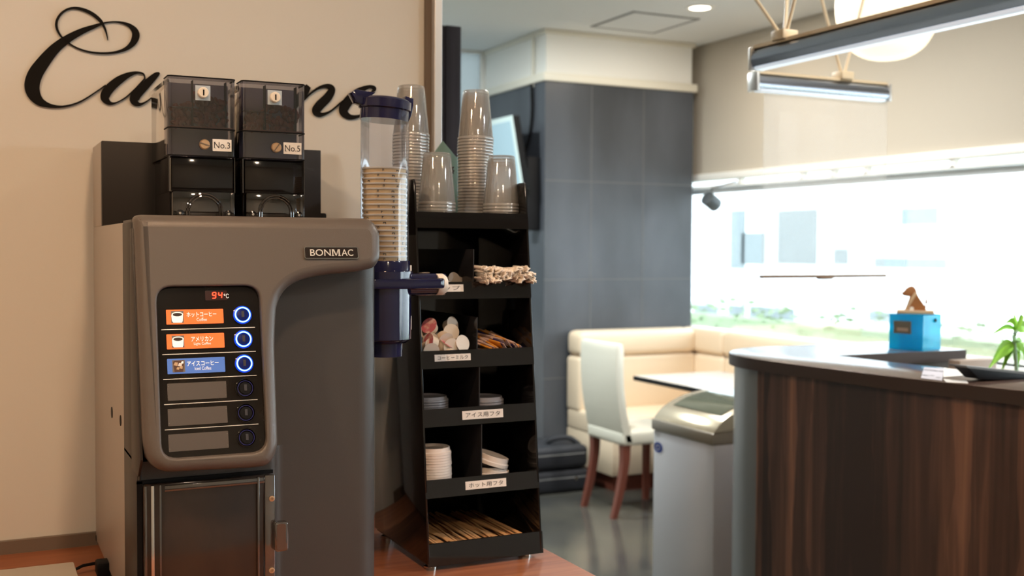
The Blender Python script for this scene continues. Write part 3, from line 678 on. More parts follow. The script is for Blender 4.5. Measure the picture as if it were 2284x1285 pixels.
# bean hoppers
def hopper(xa, xb, num):
    YH = 2.0; z0, z1, z2, z3 = 1.5385, 1.596, 1.659, 1.797
    hp = MB().box((xa+0.004, YH+0.045, z2), (xb-0.004, YH+0.228, z3-0.006), 'mirror', 0.002)
    hp.box((xa+0.004, YH+0.0445, z2+0.001), (xb-0.004, YH+0.0451, z3-0.007), 'hopper_in')
    hp.box((xa-0.0005, YH+0.05, z3-0.012), (xa+0.0045, YH+0.228, z3-0.004), 'mirror')
    H = hp.build('bean_hopper', cm)
    c = MB()
    # open-backed smoked shell: outline in plan, rounded front corners
    plan = [(xa, YH+0.044)] + [(xa+0.007-0.007*math.cos(q), YH+0.007-0.007*math.sin(q)) for q in [math.pi/2*j/5 for j in range(6)]] + [(xb-0.007+0.007*math.sin(q), YH+0.007-0.007*math.cos(q)) for q in [math.pi/2*j/5 for j in range(6)]] + [(xb, YH+0.044)]
    n = len(plan)
    for (za, zb_) in ((z2, z2+0.048), (z2+0.049, z3)):
        c.add([(x, y, z) for z in (za, zb_) for x, y in plan], [(i, i+1, n+i+1, n+i) for i in range(n-1)], 'smoke')
    c.add([(x, y, z3) for x, y in plan], [tuple(range(n))], 'smoke')
    for zz in (z2+0.048, z3-0.001, z2):
        c.tube([(x, y, zz) for x, y in plan], 0.0013, 'black', 6)
    c.box((xa+0.042, YH+0.0035, z2+0.052), (xa+0.0432, YH+0.02, z3-0.006), 'black')
    c.box((xb-0.016, YH+0.0035, z2+0.052), (xb-0.0148, YH+0.02, z3-0.006), 'black')
    c.box((xa+0.003, YH+0.003, z2+0.083), (xa+0.042, YH+0.02, z2+0.0845), 'smoke_l')
    c.build('hopper_cover', H)
    cx = (xa+xb)/2+0.001; lz = z3-0.028
    l = MB().box((cx-0.013, YH-0.0010, lz-0.013), (cx+0.013, YH+0.0005, lz+0.013), mat('lock plate', (0.55, 0.63, 0.72), 0.2, 0.3))
    l.lathe([(0.0095, 0), (0.0095, -0.006), (0.008, -0.0075), (0.0001, -0.0075)], (cx, YH-0.001, lz), 'knob', 24, 'Y')
    l.box((cx-0.0012, YH-0.0092, lz-0.005), (cx+0.0012, YH-0.0083, lz+0.005), 'black'); l.build('lock', H)
    sx = cx+0.002; sz = z2+0.020
    s_ = MB().lathe([(0.009, 0), (0.009, -0.005), (0.0075, -0.007), (0.0001, -0.007)], (sx, YH-0.0005, sz), 'copper', 24, 'Y')
    ang = -0.3 if num == '3' else 0.95
    s_.prism([(sx+a*math.cos(ang)-b*math.sin(ang), YH-0.0085, sz+a*math.sin(ang)+b*math.cos(ang)) for a, b in ((-0.009, -0.001), (0.009, -0.001), (0.009, 0.001), (-0.009, 0.001))], (0, 0.0013, 0), 'darktrim')
    s_.build('thumb_screw', H)
    lx = xb-0.024; lb = MB().box((lx-0.0165, YH-0.0016, sz-0.0105), (lx+0.0165, YH-0.0004, sz+0.0105), 'paper')
    lb.text('No.'+num, (lx, YH-0.0016, sz), (1, 0, 0), (0, 0, 1), 0.028, 0.011, 'ink'); 
    lb.box((lx-0.0142, YH-0.0021, sz-0.0056), (lx-0.0105, YH-0.0018, sz-0.0050), 'ink').box((lx-0.0142, YH-0.0021, sz+0.0050), (lx-0.0115, YH-0.0018, sz+0.0056), 'ink')
    lb.build('number_label', H, smooth=0)
    g = MB().box((xa+0.006, YH+0.008, z1), (xb-0.002, YH+0.2, z2-0.0005), 'gblack', 0.002)
    g.box((xa+0.001, YH+0.004, z1), (xa+0.003, YH+0.02, z2-0.001), 'smoke_l').box((xb-0.0015, YH+0.004, z1), (xb-0.0002, YH+0.02, z2-0.001), 'smoke_l')
    g.box((xa+0.006, YH+0.03, z0), (xb-0.002, YH+0.2, z1), 'gblack')
    g.build('outlet_box', H)
    k = MB().box((xa+0.006, YH, z0), (xb-0.001, YH+0.026, z1+0.001), 'smoke_l', 0.004)
    k.box((xb-0.010, YH-0.0012, z0), (xb-0.002, YH+0.002, z1), 'smoke_l', 0.0015)
    for rr in (0.0265, 0.031):
        arc = [(cx+0.002-rr*math.cos(q), YH-0.001, z0+0.024+rr*0.98*math.sin(q)) for q in [math.pi*j/20 for j in range(21)]]
        k.tube([(arc[0][0], arc[0][1], z0)]+arc+[(arc[-1][0], arc[-1][1], z0)], 0.0018, 'smoke_l', 8)
    for sgn in (-1, 1):
        k.lathe([(0.006, 0.001), (0.006, -0.002), (0.003, -0.0035), (0.0001, -0.002)], (cx+0.002+sgn*0.042, YH-0.0005, z0+0.020), 'gblack', 16, 'Y')
        k.lathe([(0.0022, 0.001), (0.0022, -0.0045)], (cx+0.0015+sgn*0.042, YH-0.0005, z0+0.0195), 'chrome', 10, 'Y')
    k.box((cx-0.0005, YH+0.010, z0), (cx+0.0005, YH+0.012, z0+0.05), 'smoke_l')
    k.build('chute_cover', H)
    # the beans
    b = MB(); random.seed(int(num))
    for i in range(170):
        X = random.uniform(xa+0.012, xb-0.012); lim = 0.052 + 0.008*math.sin(X*90) + (0.010 if X > xa+0.045 else 0.0)
        if num == '5': lim *= 0.82
        Z = z2+0.050+random.random()*(lim-0.008)+0.004; Y = YH+random.uniform(0.010, 0.036)
        b.T = Matrix.Translation((X, Y, Z)) @ Matrix.Rotation(random.uniform(0, 6), 4, 'Y') @ Matrix.Rotation(random.uniform(-1, 1), 4, 'X') @ Matrix.Diagonal((0.0066, 0.0034, 0.0050, 1))
        vs = []; fs = []
        for ii in range(5):
            la = -math.pi/2+math.pi*ii/4
            for j in range(8): vs.append((math.cos(la)*math.cos(j*math.pi/4), math.cos(la)*math.sin(j*math.pi/4), math.sin(la)))
        for ii in range(4):
            for j in range(8): fs.append((ii*8+j, ii*8+(j+1) % 8, (ii+1)*8+(j+1) % 8, (ii+1)*8+j))
        b.add(vs, fs, 'bean')
    b.T = Matrix.Identity(4)
    b.box((xa+0.004, YH+0.006, z2+0.0495), (xb-0.004, YH+0.040, z2+0.052), 'bean')
    solo(b, 'coffee_beans', ((xa+xb)/2, YH+0.02, z2+0.05), 'roasted coffee beans inside the smoked hopper marked No.'+num, 'coffee beans', kind='stuff', smooth=60)
hopper(0.311, 0.4265, '3')
hopper(0.4385, 0.553, '5')

# ================================================================ CUP DISPENSER
YTU = 1.87; TX = onY(858, 500, YTU).x; TR = 0.0425
zA = onY(858, 262, YTU).z; zB = onY(858, 590, YTU).z
cd = thing('cup_dispenser', (TX, YTU, 1.30), 'clear tube paper cup dispenser with navy lid and collar beside the coffee machine', 'cup dispenser')
tb = MB(); tb.shell([(TR, zB-1.30-0.01), (TR, zA-1.30+0.02)], (TX, YTU, 1.30), 'tube', 48)
tb.build('tube', cd)
lz = zA
lid = MB(); zt0 = onY(858, 235, YTU-TR).z; zt1 = onY(858, 205, YTU).z
lid.T = Matrix.Translation((TX, YTU, zt0)) @ Matrix.Rotation(math.radians(4), 4, 'Y')
lid.lathe([(TR-0.001, -0.022), (TR+0.0005, -0.022), (TR+0.0005, -0.004), (TR+0.004, -0.002), (TR+0.004, 0.012), (TR+0.001, 0.015), (TR*0.8, 0.018), (0.0001, 0.0195)], (0, 0, 0), 'navy', 48)
lid.T = Matrix.Identity(4)
# hinge ear left, hook clasp right
def px_prism(mb, pts, Y, dy, mt, bev=0.001):
    mb.prism([onY(x, y, Y) for x, y in pts], (0, dy, 0), mt, bev)
px_prism(lid, [(784, 206), (794, 199), (838, 206), (818, 222), (814, 228), (807, 233), (796, 228)], YTU-0.012, 0.024, 'navy')
px_prism(lid, [(905, 214), (923, 220), (922, 238), (918, 258), (911, 273), (905, 262), (900, 240)], YTU-0.014, 0.028, 'navy')
lid.build('lid', cd)
co = MB(); z1 = onY(858, 582, YTU-TR).z; z2 = onY(858, 640, YTU-TR).z; z3 = onY(858, 765, YTU-TR).z; z4 = onY(858, 798, YTU-0.03).z
co.lathe([(TR+0.0015, z1), (TR+0.0025, z1-0.002), (TR+0.0025, z2), (TR+0.0045, z2), (TR+0.0045, z3+0.004), (TR-0.004, z3-0.003), (TR-0.010, z3-0.004), (TR-0.011, z4), (0.001, z4)], (TX, YTU, 0), 'navy', 48)
co.build('lower_sleeve', cd)
fl = MB(); zz = onY(900, 632, YTU-0.05).z
L = roundpoly([(TX-0.047, YTU-0.052), (TX+0.030, YTU-0.056), (TX+0.098, YTU-0.050), (TX+0.100, YTU+0.005), (TX+0.05, YTU+0.05), (TX-0.047, YTU+0.05)], 0.014)
fl.prism([(a, b, zz-0.010) for a, b in L], (0, 0, 0.018), 'navy', 0.003)
fl.lathe([(TR+0.0075, zz), (TR+0.0075, zz+0.020), (TR+0.002, zz+0.022)], (TX, YTU, 0), 'navy', 40)
fl.tube([(TX+0.04, YTU-0.004, zz-0.004), (TX+0.112, YTU-0.004, zz-0.004)], 0.020, 'navy', 24)
fl.build('flange', cd)
kb = MB(); a = onY(972, 645, YTU-0.01); kb.lathe([(0.019, a.x), (0.0195, a.x+0.002), (0.0195, a.x+0.012), (0.016, a.x+0.018), (0.0001, a.x+0.019)], (0, YTU-0.01, zz-0.004), 'knob', 28, 'X'); kb.build('knob', cd)
br = MB(); br.prism([onY(x, y, YTU) for x, y in ((905, 760), (916, 735), (918, 600), (912, 590), (900, 590), (900, 760))], (0, 0.025, 0), 'navy', 0.001)
for y0, y1 in ((592, 625), (705, 735)):
    a = onY(913.5, y0, YTU-0.003); b = onY(918, y1, YTU-0.003); br.box((a.x, YTU-0.0035, b.z), (b.x, YTU, a.z), 'paper')
br.build('bracket', cd)
# paper cups
ztop = onY(858, 372, YTU-0.038).z
ORG = Vector((0, 0, 0)); pc = MB(); R = 0.0385
pc.shell([(R-0.0006, 0), (R-0.0045, -0.040), (R-0.0065, -0.075)], (0, 0, 0), 'cupband', 40)
pc.lathe([(R-0.0008, -0.0022), (R+0.0010, -0.0022), (R+0.0014, 0), (R-0.0002, 0.0008), (R-0.0012, 0)], (0, 0, 0), 'cuprim', 40, close=True)
pc.lathe([(0.001, -0.070), (R-0.0065, -0.070)], (0, 0, 0), 'cuprim', 40)
for ang, mk in ((-1.9, 'M'), (-1.1, 'r'), (-0.5, 'C'), (-2.6, 'A')):
    for (aa, bb, wd2, ht) in {'M': ((0, 0, .0045, .0012), (.0022, -.0012, .001, .0035), (-.002, -.0008, .001, .003)), 'r': ((0, 0, .001, .004), (.0012, .001, .0025, .001)), 'C': ((0, .0015, .003, .0009), (-.0015, 0, .0009, .0034), (0, -.0015, .003, .0009)), 'A': ((-.001, 0, .0009, .004), (.001, 0, .0009, .003), (0, .0015, .003, .0009))}[mk]:
        rr = R-0.0012; th0 = ang+aa/rr; hw = wd2/2/rr
        vs = [((rr+0.0007)*math.cos(th0+u*hw), (rr+0.0007)*math.sin(th0+u*hw), -0.0052+bb+v*ht/2) for u, v in ((-1, -1), (1, -1), (1, 1), (-1, 1))]
        pc.add(vs, [(0, 1, 2, 3)], 'ink')
cup0 = pc.build('paper_cup', None, (0, 0, 0)); cup0['label'] = 'kraft brown paper cup with a white rim, nested in the clear dispenser tube'; cup0['category'] = 'paper cup'; cup0['group'] = 'paper cups in the dispenser tube'
random.seed(3)
sp = 0.0091; n = 21
for i in range(n):
    o = cup0 if i == 0 else dup(cup0)
    o.location = (TX+random.uniform(-0.0006, 0.0006), YTU, ztop-i*sp); o.rotation_euler.z = random.choice((-0.9, -0.4, 0, 0.35, 0.7, 1.2))+random.uniform(-.1, .1)
    if i == 0: o['label'] = 'topmost kraft paper cup of the stack inside the clear dispenser tube'
    else: o['label'] = 'kraft paper cup nested below the topmost one in the clear dispenser tube'

# ================================================================ BLACK RACK
SX0, SX1 = 0.766, 1.008; SYF, SYB = 1.925, 2.23
def yf(z): return SYF + (z-0.9)*0.105
rk = thing('condiment_rack', ((SX0+SX1)/2, 2.1, CZ), 'tall glossy black five tier rack holding lids, pods and stirrers on the wooden counter', 'display rack')
TOPZ = 1.632
for xs, nm in (((SX0, SX0+0.004), 'l'), ((SX1-0.004, SX1), 'r')):
    prof = [(yf(0.905)-0.001, 0.905), (SYB, 0.905), (SYB, 1.60), (yf(1.6)+0.03, TOPZ), (yf(TOPZ)+0.006, TOPZ), (yf(TOPZ), TOPZ-0.008)]
    MB().prism([(xs[0], y, z) for y, z in prof], (xs[1]-xs[0], 0, 0), 'gblack', 0.0006).build('side_panel', rk)
MB().box((SX0+0.004, SYB-0.004, 0.906), (SX1-0.004, SYB-0.0005, 1.56), 'gblack').build('back_panel', rk)
levels = [(1.569, 1.538), (1.434, 1.401), (1.303, 1.269), (1.193, 1.159), (1.060, 1.026), (0.941, 0.899)]
for i, (zt_, zb_) in enumerate(levels):
    sz_ = zt_-0.004 if i == 0 else zb_+0.004
    MB().box((SX0+0.004, yf(zt_)+0.004, sz_-0.003), (SX1-0.004, SYB-0.004, sz_), 'gblack').build('shelf', rk)
    lip = MB().prism([(SX0+0.0005, yf(zt_), zt_), (SX0+0.0005, yf(zb_)-0.001, zb_), (SX0+0.0005, yf(zb_)+0.003, zb_), (SX0+0.0005, yf(zt_)+0.004, zt_)], (SX1-SX0-0.001+(0.003 if i == 5 else 0), 0, 0), 'gblack')
    if i not in (0,): 
        tx = {1: ('シロップ', 987, 643, 96, 16), 2: ('コーヒーミルク', 1009.5, 797.5, 83, 15), 3: ('アイス用フタ', 1076.5, 924, 95, 19), 4: ('ホット用フタ', 1083.5, 1079.5, 95, 18)}.get(i)
    L_ = lip.build('shelf_lip', rk, smooth=0)
    if i in (1, 2, 3, 4):
        bod, px, py, pw, ph = tx; zc = (zt_+zb_)/2
        p = onY(px, py, yf(zc)); k = (p-EYE).dot(FW)/F_PX
        ey_ = Vector((0, 0.105, 1)).normalized(); n_ = Vector((0, -1, 0.105)).normalized(); zc = p.z
        o = Vector((p.x, yf(zc), zc)) + n_*0.0008
        lab = MB(); W2 = pw*k/2*1.05; H2 = ph*k/2
        lab.prism([o+Vector((a*W2, 0, 0))+ey_*(b*H2) for a, b in ((-1, -1), (1, -1), (1, 1), (-1, 1))], n_*0.0006, 'paper')
        lab.text(bod, o+n_*0.0006, (1, 0, 0), ey_, W2*1.68, H2*1.15, 'ink')
        lab.build('shelf_label', L_, smooth=0)
    if 1 <= i <= 4:
        zdt = {1: onY(1058, 556, 2.0).z, 2: onY(1065, 708, 1.97).z, 3: levels[2][1]-0.001, 4: levels[3][1]-0.001}[i]
        dx = onY({1: 1060, 2: 1068, 3: 1073, 4: 1078}[i], (600, 750, 870, 1010)[i-1], yf(zt_)).x
        MB().box((dx-0.001, yf(zt_)+0.008, zb_+0.004), (dx+0.001, SYB-0.004, zdt), mat('divider acrylic', (0.03, 0.03, 0.034), 0.1)).build('divider', rk)
for x in (SX0+0.018, SX1-0.022):
    for y in (yf(0.9)+0.03, SYB-0.03): MB().lathe([(0.014, CZ), (0.014, CZ+0.004), (0.009, CZ+0.006), (0.009, CZ+0.010), (0.013, CZ+0.011), (0.013, 0.9055)], (x, y, 0), 'chrome', 20).build('foot', rk)
MB().box((SX0+0.004, yf(0.9)+0.004, 0.903), (SX1-0.004, SYB-0.004, 0.906), 'gblack').build('base', rk)

# clear cups on the top of the rack
ORG = Vector((0, 0, 0)); pb = MB()
CH, CR0, CR1 = 0.103, 0.0262, 0.0378
pb.shell([(CR1-0.0012, 0.006), (CR0+0.0015, CH-0.004), (CR0, CH-0.001), (CR0-0.002, CH)], (0, 0, 0), 'pet', 36)
pb.lathe([(CR0-0.002, CH), (CR0-0.004, CH-0.0015), (0.0001, CH-0.0015)], (0, 0, 0), 'pet', 36)
cupc = pb.build('plastic_cup', None, (0, 0, 0)); cupc['category'] = 'plastic cup'
rm = MB().lathe([(CR1-0.0012, 0.0055), (CR1-0.0002, 0.0048), (CR1+0.0007, 0.0022), (CR1+0.0003, 0.0002), (CR1-0.0010, 0.0008), (CR1-0.0012, 0.003)], (0, 0, 0), 'petrim', 36, close=True).build('rim', cupc, (0, 0, 0))
TZ = 1.5655
st = [('left front', 974.5, 2.055, 4, 'short left stack in front'), ('right front', 1117.5, 2.055, 4, 'short right stack in front'), ('mid', 1060, 2.15, 26, 'tall middle stack'), ('left back', 916, 2.15, 26, 'tall left stack behind the dispenser tube')]
first = True
for nm, px, Y, n, lab in st:
    X = onY(px, 420, Y).x
    for i in range(n):
        o = cupc if first else dup(cupc); first = False
        o.location = (X+random.uniform(-0.0005, 0.0005), Y, TZ+i*0.0065)
        o['group'] = 'clear plastic cups in the ' + lab
        o['label'] = ('topmost upturned clear cup of the ' if i == n-1 else 'clear cup nested inside the ') + lab
# teal pointed card behind the cups
mb = MB(); Yk = 2.205
P = [onY(x, y, Yk) for x, y in ((988, 314), (1030, 365), (1026, 480), (962, 480), (960, 352))]
zb = min(p.z for p in P)
P[2].z = P[3].z = TZ+0.001
mb.prism(P, (0, 0.003, 0), 'teal', 0.0005)
for (a, b, c_, d_) in ((1008, 378, 1012, 372), (1008, 386, 1013, 380), (1009, 372, 1011, 388)):
    A = onY(a, b, Yk-0.0005); B = onY(c_, d_, Yk-0.0005); mb.tube([A, B], 0.0012, 'ink', 5)
solo(mb, 'teal_card', (onY(988, 400, Yk).x, Yk, TZ), 'pointed teal card standing behind the clear cups on the rack', 'card')

# pods: small tapered cups with foil lids, copies
def pod(name, label, group, body, lidm, r=0.0165, h=0.019):
    mb = MB().lathe([(0.0001, 0), (r*0.66, 0), (r*0.70, 0.001), (r*0.86, h-0.002), (r, h-0.0015), (r, h)], (0, 0, 0), body, 24)
    o = mb.build(name, None, (0, 0, 0)); o['label'] = label; o['category'] = 'pod'; o['group'] = group
    MB().lathe([(0.0001, h+0.0004), (r+0.0006, h+0.0004), (r+0.0006, h), (0.0001, h)], (0, 0, 0), lidm, 24).build('foil_lid', o, (0, 0, 0))
    return o
def placepx(proto, specs, Y0, label, dz=0):
    for i, (px, py, dY, rx, ry, rz) in enumerate(specs):
        o = proto if i == 0 else dup(proto)
        p = onY(px, py, Y0+dY); o.location = p; o.rotation_euler = (math.radians(rx), math.radians(ry), math.radians(rz)); o['label'] = label
g = 'syrup pods on the upper shelf'
lb_ = 'small grey syrup pod heaped in the upper left compartment of the rack'
sp1 = pod('syrup_pod', lb_, g, 'podg', 'podg')
placepx(sp1, [(980, 626, 0.05, 180, 0, 0), (1000, 632, 0.04, 60, 50, 0), (948, 622, 0.04, 150, 20, 0), (946, 608, 0.08, 175, 0, 0), (1012, 637, 0.07, 80, 60, 0)], 1.99, lb_)
sp2 = pod('syrup_pod', lb_, g, 'frzw', 'paper')
lb2 = 'whitish syrup pod lying at the front of the upper left compartment of the rack'
placepx(sp2, [(948, 636, 0.022, 120, -10, 0), (982, 634, 0.022, 110, 0, 0)], 1.99, lb2)
g = 'coffee milk pods on the second shelf'
lb3 = 'beige coffee milk pod in the heap left of the divider on the rack'
mp_ = pod('milk_pod', lb3, g, 'pod', 'podlid', 0.0155, 0.0175)
placepx(mp_, [(995, 728, 0.07, 60, 60, 0), (985, 748, 0.04, 120, 20, 20), (1000, 770, 0.03, 95, 30, 0), (1020, 769, 0.03, 75, -20, 20), (1001, 742, 0.06, 80, -40, 0), (944, 741, 0.07, 80, 60, 0), (960, 750, 0.05, 120, 40, 0), (1050, 770, 0.10, 80, 10, 0), (999, 781, 0.022, 150, 0, 0), (957, 779, 0.022, 100, 40, 0), (945, 776, 0.03, 60, 70, 0), (975, 775, 0.05, 40, 0, 0), (965, 765, 0.07, 10, 0, 0), (985, 765, 0.08, 10, 20, 0)], 1.965, lb3)
lb4 = 'pink foil lidded coffee milk pod in the heap left of the divider'
mp2 = pod('milk_pod', lb4, g, 'pod', 'pink', 0.0160, 0.0175)
placepx(mp2, [(966, 735, 0.05, 15, -60, 20), (972, 766, 0.022, 10, -75, 0), (985, 781, 0.03, 20, 30, 0)], 1.965, lb4)
# sugar sticks
random.seed(11)
def stick(mt, lab):
    mb = MB().box((-0.0075, -0.055, -0.0022), (0.0075, 0.055, 0.0022), mt, 0.002, 2).box((-0.0075, -0.061, -0.0005), (0.0075, -0.054, 0.0005), 'pk_w')
    mb.box((-0.0077, -0.02, -0.0024), (0.0077, 0.005, 0.0024), 'pk_w', 0.002)
    o = mb.build('sugar_stick', None, (0, 0, 0)); o['label'] = lab; o['category'] = 'sugar stick'; o['group'] = 'sugar sticks on the second shelf'; return o
protos = {}
for i in range(15):
    k = ('pk_o', 'pk_b', 'pk_w')[(i*2+i//4) % 3]; nm = {'pk_o': 'orange', 'pk_b': 'navy blue', 'pk_w': 'pinkish white'}[k]
    lab = nm + ' sugar stick packet in the slanting pile right of the divider'
    if k in protos: o = dup(protos[k])
    else: o = protos[k] = stick(k, lab)
    o['label'] = lab
    X = onY(1082+i*5.4, 780, 1.99).x
    o.location = (X, 2.035+0.004*(i % 3), 1.293+0.0045*(3-abs(i-7)*0.4)+0.003*(i % 2)+0.012)
    o.rotation_euler = (math.radians(14+random.uniform(-3, 5)), math.radians(random.uniform(30, 60)), math.radians(22+random.uniform(-6, 6)))
# straws in paper: the crumpled ends that stick out
random.seed(5)
straw = None
for i in range(95):
    if straw is None:
        mb = MB().box((-0.0045, -0.010, -0.0007), (0.0045, 0.010, 0.0007), 'straw', 0.0005).box((-0.0028, 0.006, -0.0022), (0.0028, 0.05, 0.0022), 'straw', 0.0018)
        mb.T = Matrix.Rotation(0.5, 4, 'Y'); mb.box((-0.005, -0.014, -0.0005), (0.004, -0.004, 0.0005), 'straw', 0.0004)
        straw = mb.build('wrapped_straw', None, (0, 0, 0)); straw['category'] = 'straw'; straw['group'] = 'paper wrapped straws on the upper shelf'
        straw['label'] = 'cream paper-wrapped straw in the crumpled row at the upper right of the rack'; o = straw
    else: o = dup(straw)
    px = 1078+random.random()*113; env = 10+8*abs(math.cos((px-1074)/116*math.pi*1.0)); py = 612+random.uniform(-1, 1)*env + (2 if px < 1120 else 0)
    Y = 1.955+random.uniform(0, 0.016)
    o.location = onY(px, py, Y)
    o.rotation_euler = (math.radians(random.uniform(-6, 4)), math.radians(random.uniform(-90, 90)), math.radians(random.uniform(-6, 6) + (-10 if px > 1170 else 0)))
    # turned ends: fan the loose paper around
    if i % 2: o.scale = (1.15, 0.8, 1.6)
# iced-cup lids (frosted) and hot-cup lids (white)
def lidmesh(name, mt, r, h, lab, grp):
    mb = MB().lathe([(0.0001, h*0.6), (r*0.80, h*0.6), (r*0.84, h), (r*0.90, h), (r*0.93, h*0.45), (r*0.99, h*0.35), (r, 0), (r*0.96, 0), (r*0.92, h*0.3), (r*0.8, h*0.5), (0.0001, h*0.5)], (0, 0, 0), mt, 36)
    o = mb.build(name, None, (0, 0, 0)); o['label'] = lab; o['category'] = 'cup lid'; o['group'] = grp; return o
L1 = lidmesh('cup_lid', 'lidclear', 0.040, 0.009, 'frosted iced cup lid in the left stack on the third shelf of the rack', 'frosted lids left on the third shelf')
zsh = levels[3][1]+0.004
XA = onY(970, 900, 2.07).x
for i in range(8):
    o = L1 if i == 0 else dup(L1); o.location = (SX0+0.046, 2.04, zsh+0.0045*i+0.0005+i*0.0005); o['label'] = L1['label']
for i in range(7):
    o = dup(L1); o.location = (SX0+0.165, 2.035, zsh+0.0048*i+0.0005); o['group'] = 'frosted lids right on the third shelf'; o['label'] = 'frosted iced cup lid in the right stack on the third shelf of the rack'
L2 = lidmesh('cup_lid', 'lid', 0.0365, 0.013, 'white hot cup lid in the tall stack on the fourth shelf of the rack', 'white lids stacked on the fourth shelf')
zsh = levels[4][1]+0.004
for i in range(14):
    o = L2 if i == 0 else dup(L2); o.location = (SX0+0.042+random.uniform(-.0008, .0008), 2.005, zsh+0.0053*i+0.0005); o['label'] = L2['label']
L3 = lidmesh('cup_lid', 'lid', 0.0375, 0.018, 'white hot cup lid lying flat right of the divider on the fourth shelf', 'loose white lids on the fourth shelf')
L3.location = (SX0+0.168, 2.01, zsh+0.0165)
o = dup(L3); o.location = (SX0+0.165, 2.012, zsh+0.0005); o['label'] = 'white hot cup lid at the bottom right of the divider on the fourth shelf'
o = dup(L3); o.location = (SX0+0.166, 2.008, zsh+0.040); o.rotation_euler = (0.1, 0.30, 0); o['label'] = 'white hot cup lid tilted on the lids right of the divider on the fourth shelf'
# wooden stirrers on the bottom shelf
random.seed(9); stir = None; zsh = levels[5][1]+0.004
for i in range(34):
    if stir is None:
        stir = MB().box((-0.003, -0.095, -0.0008), (0.003, 0.095, 0.0008), 'stir', 0.0006).build('wooden_stirrer', None, (0, 0, 0)); stir['category'] = 'stirrer'
        stir['group'] = 'wooden stirrers on the bottom shelf'; stir['label'] = 'thin wooden stirrer lying lengthwise on the bottom shelf of the rack'; o = stir
    else: o = dup(stir)
    o.location = (SX0+0.020+(i % 17)*0.0115+random.uniform(-.002, .002), 2.055+random.uniform(-.01, .012), zsh+0.026+0.004*(i//17)+random.uniform(0, 0.005))
    o.rotation_euler = (math.radians(random.uniform(-1, 1)+4), math.radians(random.uniform(-30, 30)), math.radians(random.uniform(2, 14)))
solo(MB().box((SX0+0.008, 1.95, zsh), (SX1-0.008, SYB-0.02, zsh+0.016), mat('stirrer pile', (0.30, 0.16, 0.07), 0.7, noise=((260, 4, 60), (0.12, 0.06, 0.03), 0.4, 0.6)), 0.003), 'stirrer_bed', ((SX0+SX1)/2, 2.05, zsh), 'bed of flat wooden stirrers under the loose ones on the bottom shelf', 'stirrers', kind='stuff')

# things at the foot of the wall, left of the machine
p = onZ(165, 1252, 0.94)
solo(MB().box((-0.35, 1.78, CZ), (p.x, p.y, 0.94), 'greybox', 0.004), 'grey_box', (0, 1.95, CZ), 'low grey enamel box on the counter at the foot of the lettered wall', 'box')
mb = MB(); pts = [onZ(165, 1272, 0.90), onZ(185, 1262, 0.905), onZ(210, 1257, 0.905), onZ(240, 1258, 0.90)]
mb.tube(pts, 0.003, 'black', 8)
mb.box(tuple(onZ(228, 1262, 0.905)-Vector((0.012, 0.03, 0.014))), tuple(onZ(228, 1262, 0.905)+Vector((0.012, 0.01, 0.012))), 'black', 0.004)
solo(mb, 'power_cable', tuple(pts[0]), 'black power cable and plug on the counter beside the grey box', 'cable')

# ================================================================ FAR SIDE
# dark folding partition behind the lettered wall
xa = 1.2; xb = onY(1027, 200, 4.0).x; zp = onY(1010, 58, 4.0).z
mb = MB()
for i in range(8):
    x = xa+(xb-xa)*i/8; mb.box((x, 4.0-(i % 2)*0.008, 0.0), (x+(xb-xa)/8, 4.05, zp), 'screen_dark', 0.004)
solo(mb, 'partition_screen', ((xa+xb)/2, 4.0, 0), 'tall dark purple-grey pleated partition beyond the aluminium wall edge', 'partition')
# monitor on the pillar side
a = onY(1143, 257, 6.40); b = onY(1168, 420, 6.40)
t = thing('wall_monitor', (a.x+0.1, 6.8, b.z), 'tilted wall monitor with a pale screen on the side of the charcoal pillar', 'monitor')
dz = a.z-b.z; lean = b.x-a.x
mb = MB(); mb.prism([(a.x, 6.40, a.z), (b.x, 6.40, b.z), (b.x+0.05, 6.40, b.z+0.0), (a.x+0.05, 6.40, a.z)], (0, 0.85, 0), 'black', 0.004); mb.build('casing', t)
mb = MB(); mb.prism([(a.x-0.004, 6.402, a.z), (b.x-0.004, 6.402, b.z), (b.x+0.004, 6.402, b.z), (a.x+0.004, 6.402, a.z)], (0, 0.846, 0), 'scrframe'); mb.build('bezel', t)
def sc(f, g): return Vector((a.x+(b.x-a.x)*f-0.006, 6.40+0.85*g, a.z-dz*f))
mb = MB(); mb.prism([sc(0.07, 0.04), sc(0.93, 0.04), sc(0.93, 0.96), sc(0.07, 0.96)], (0.001, 0, 0), 'scr'); mb.build('screen', t)
MB().box((b.x, 6.75, b.z+0.2), (PX0, 6.85, b.z+0.4), 'black').build('bracket', t)
# black loudspeaker-like box under it and cable
mb = MB(); p0 = onX(1188, 195, PX0-0.006); mb.box((PX0-0.012, p0.y-0.012, p0.z), (PX0, p0.y+0.012, CEIL), 'cream', 0.003)
pts = [(PX0-0.012, p0.y, p0.z+0.02)] + [tuple(onX(x, y, PX0-0.012)) for x, y in ((1187, 250), (1182, 300), (1172, 340), (1170, 370))]
mb.tube(catmull([tuple(q) for q in pts], 5), 0.012, 'black', 8)
solo(mb, 'cable_conduit', (PX0, p0.y, p0.z), 'cream conduit with a black cable running down the pillar side to the monitor', 'cable')
a_ = onX(1207, 350, PX0); b_ = onX(1176, 465, PX0)
solo(MB().box((PX0-0.10, a_.y, b_.z-0.15), (PX0, b_.y-0.12, a_.z), 'black', 0.01), 'mounted_box', (PX0, a_.y, b_.z), 'black box mounted on the pillar side next to the monitor', 'box')

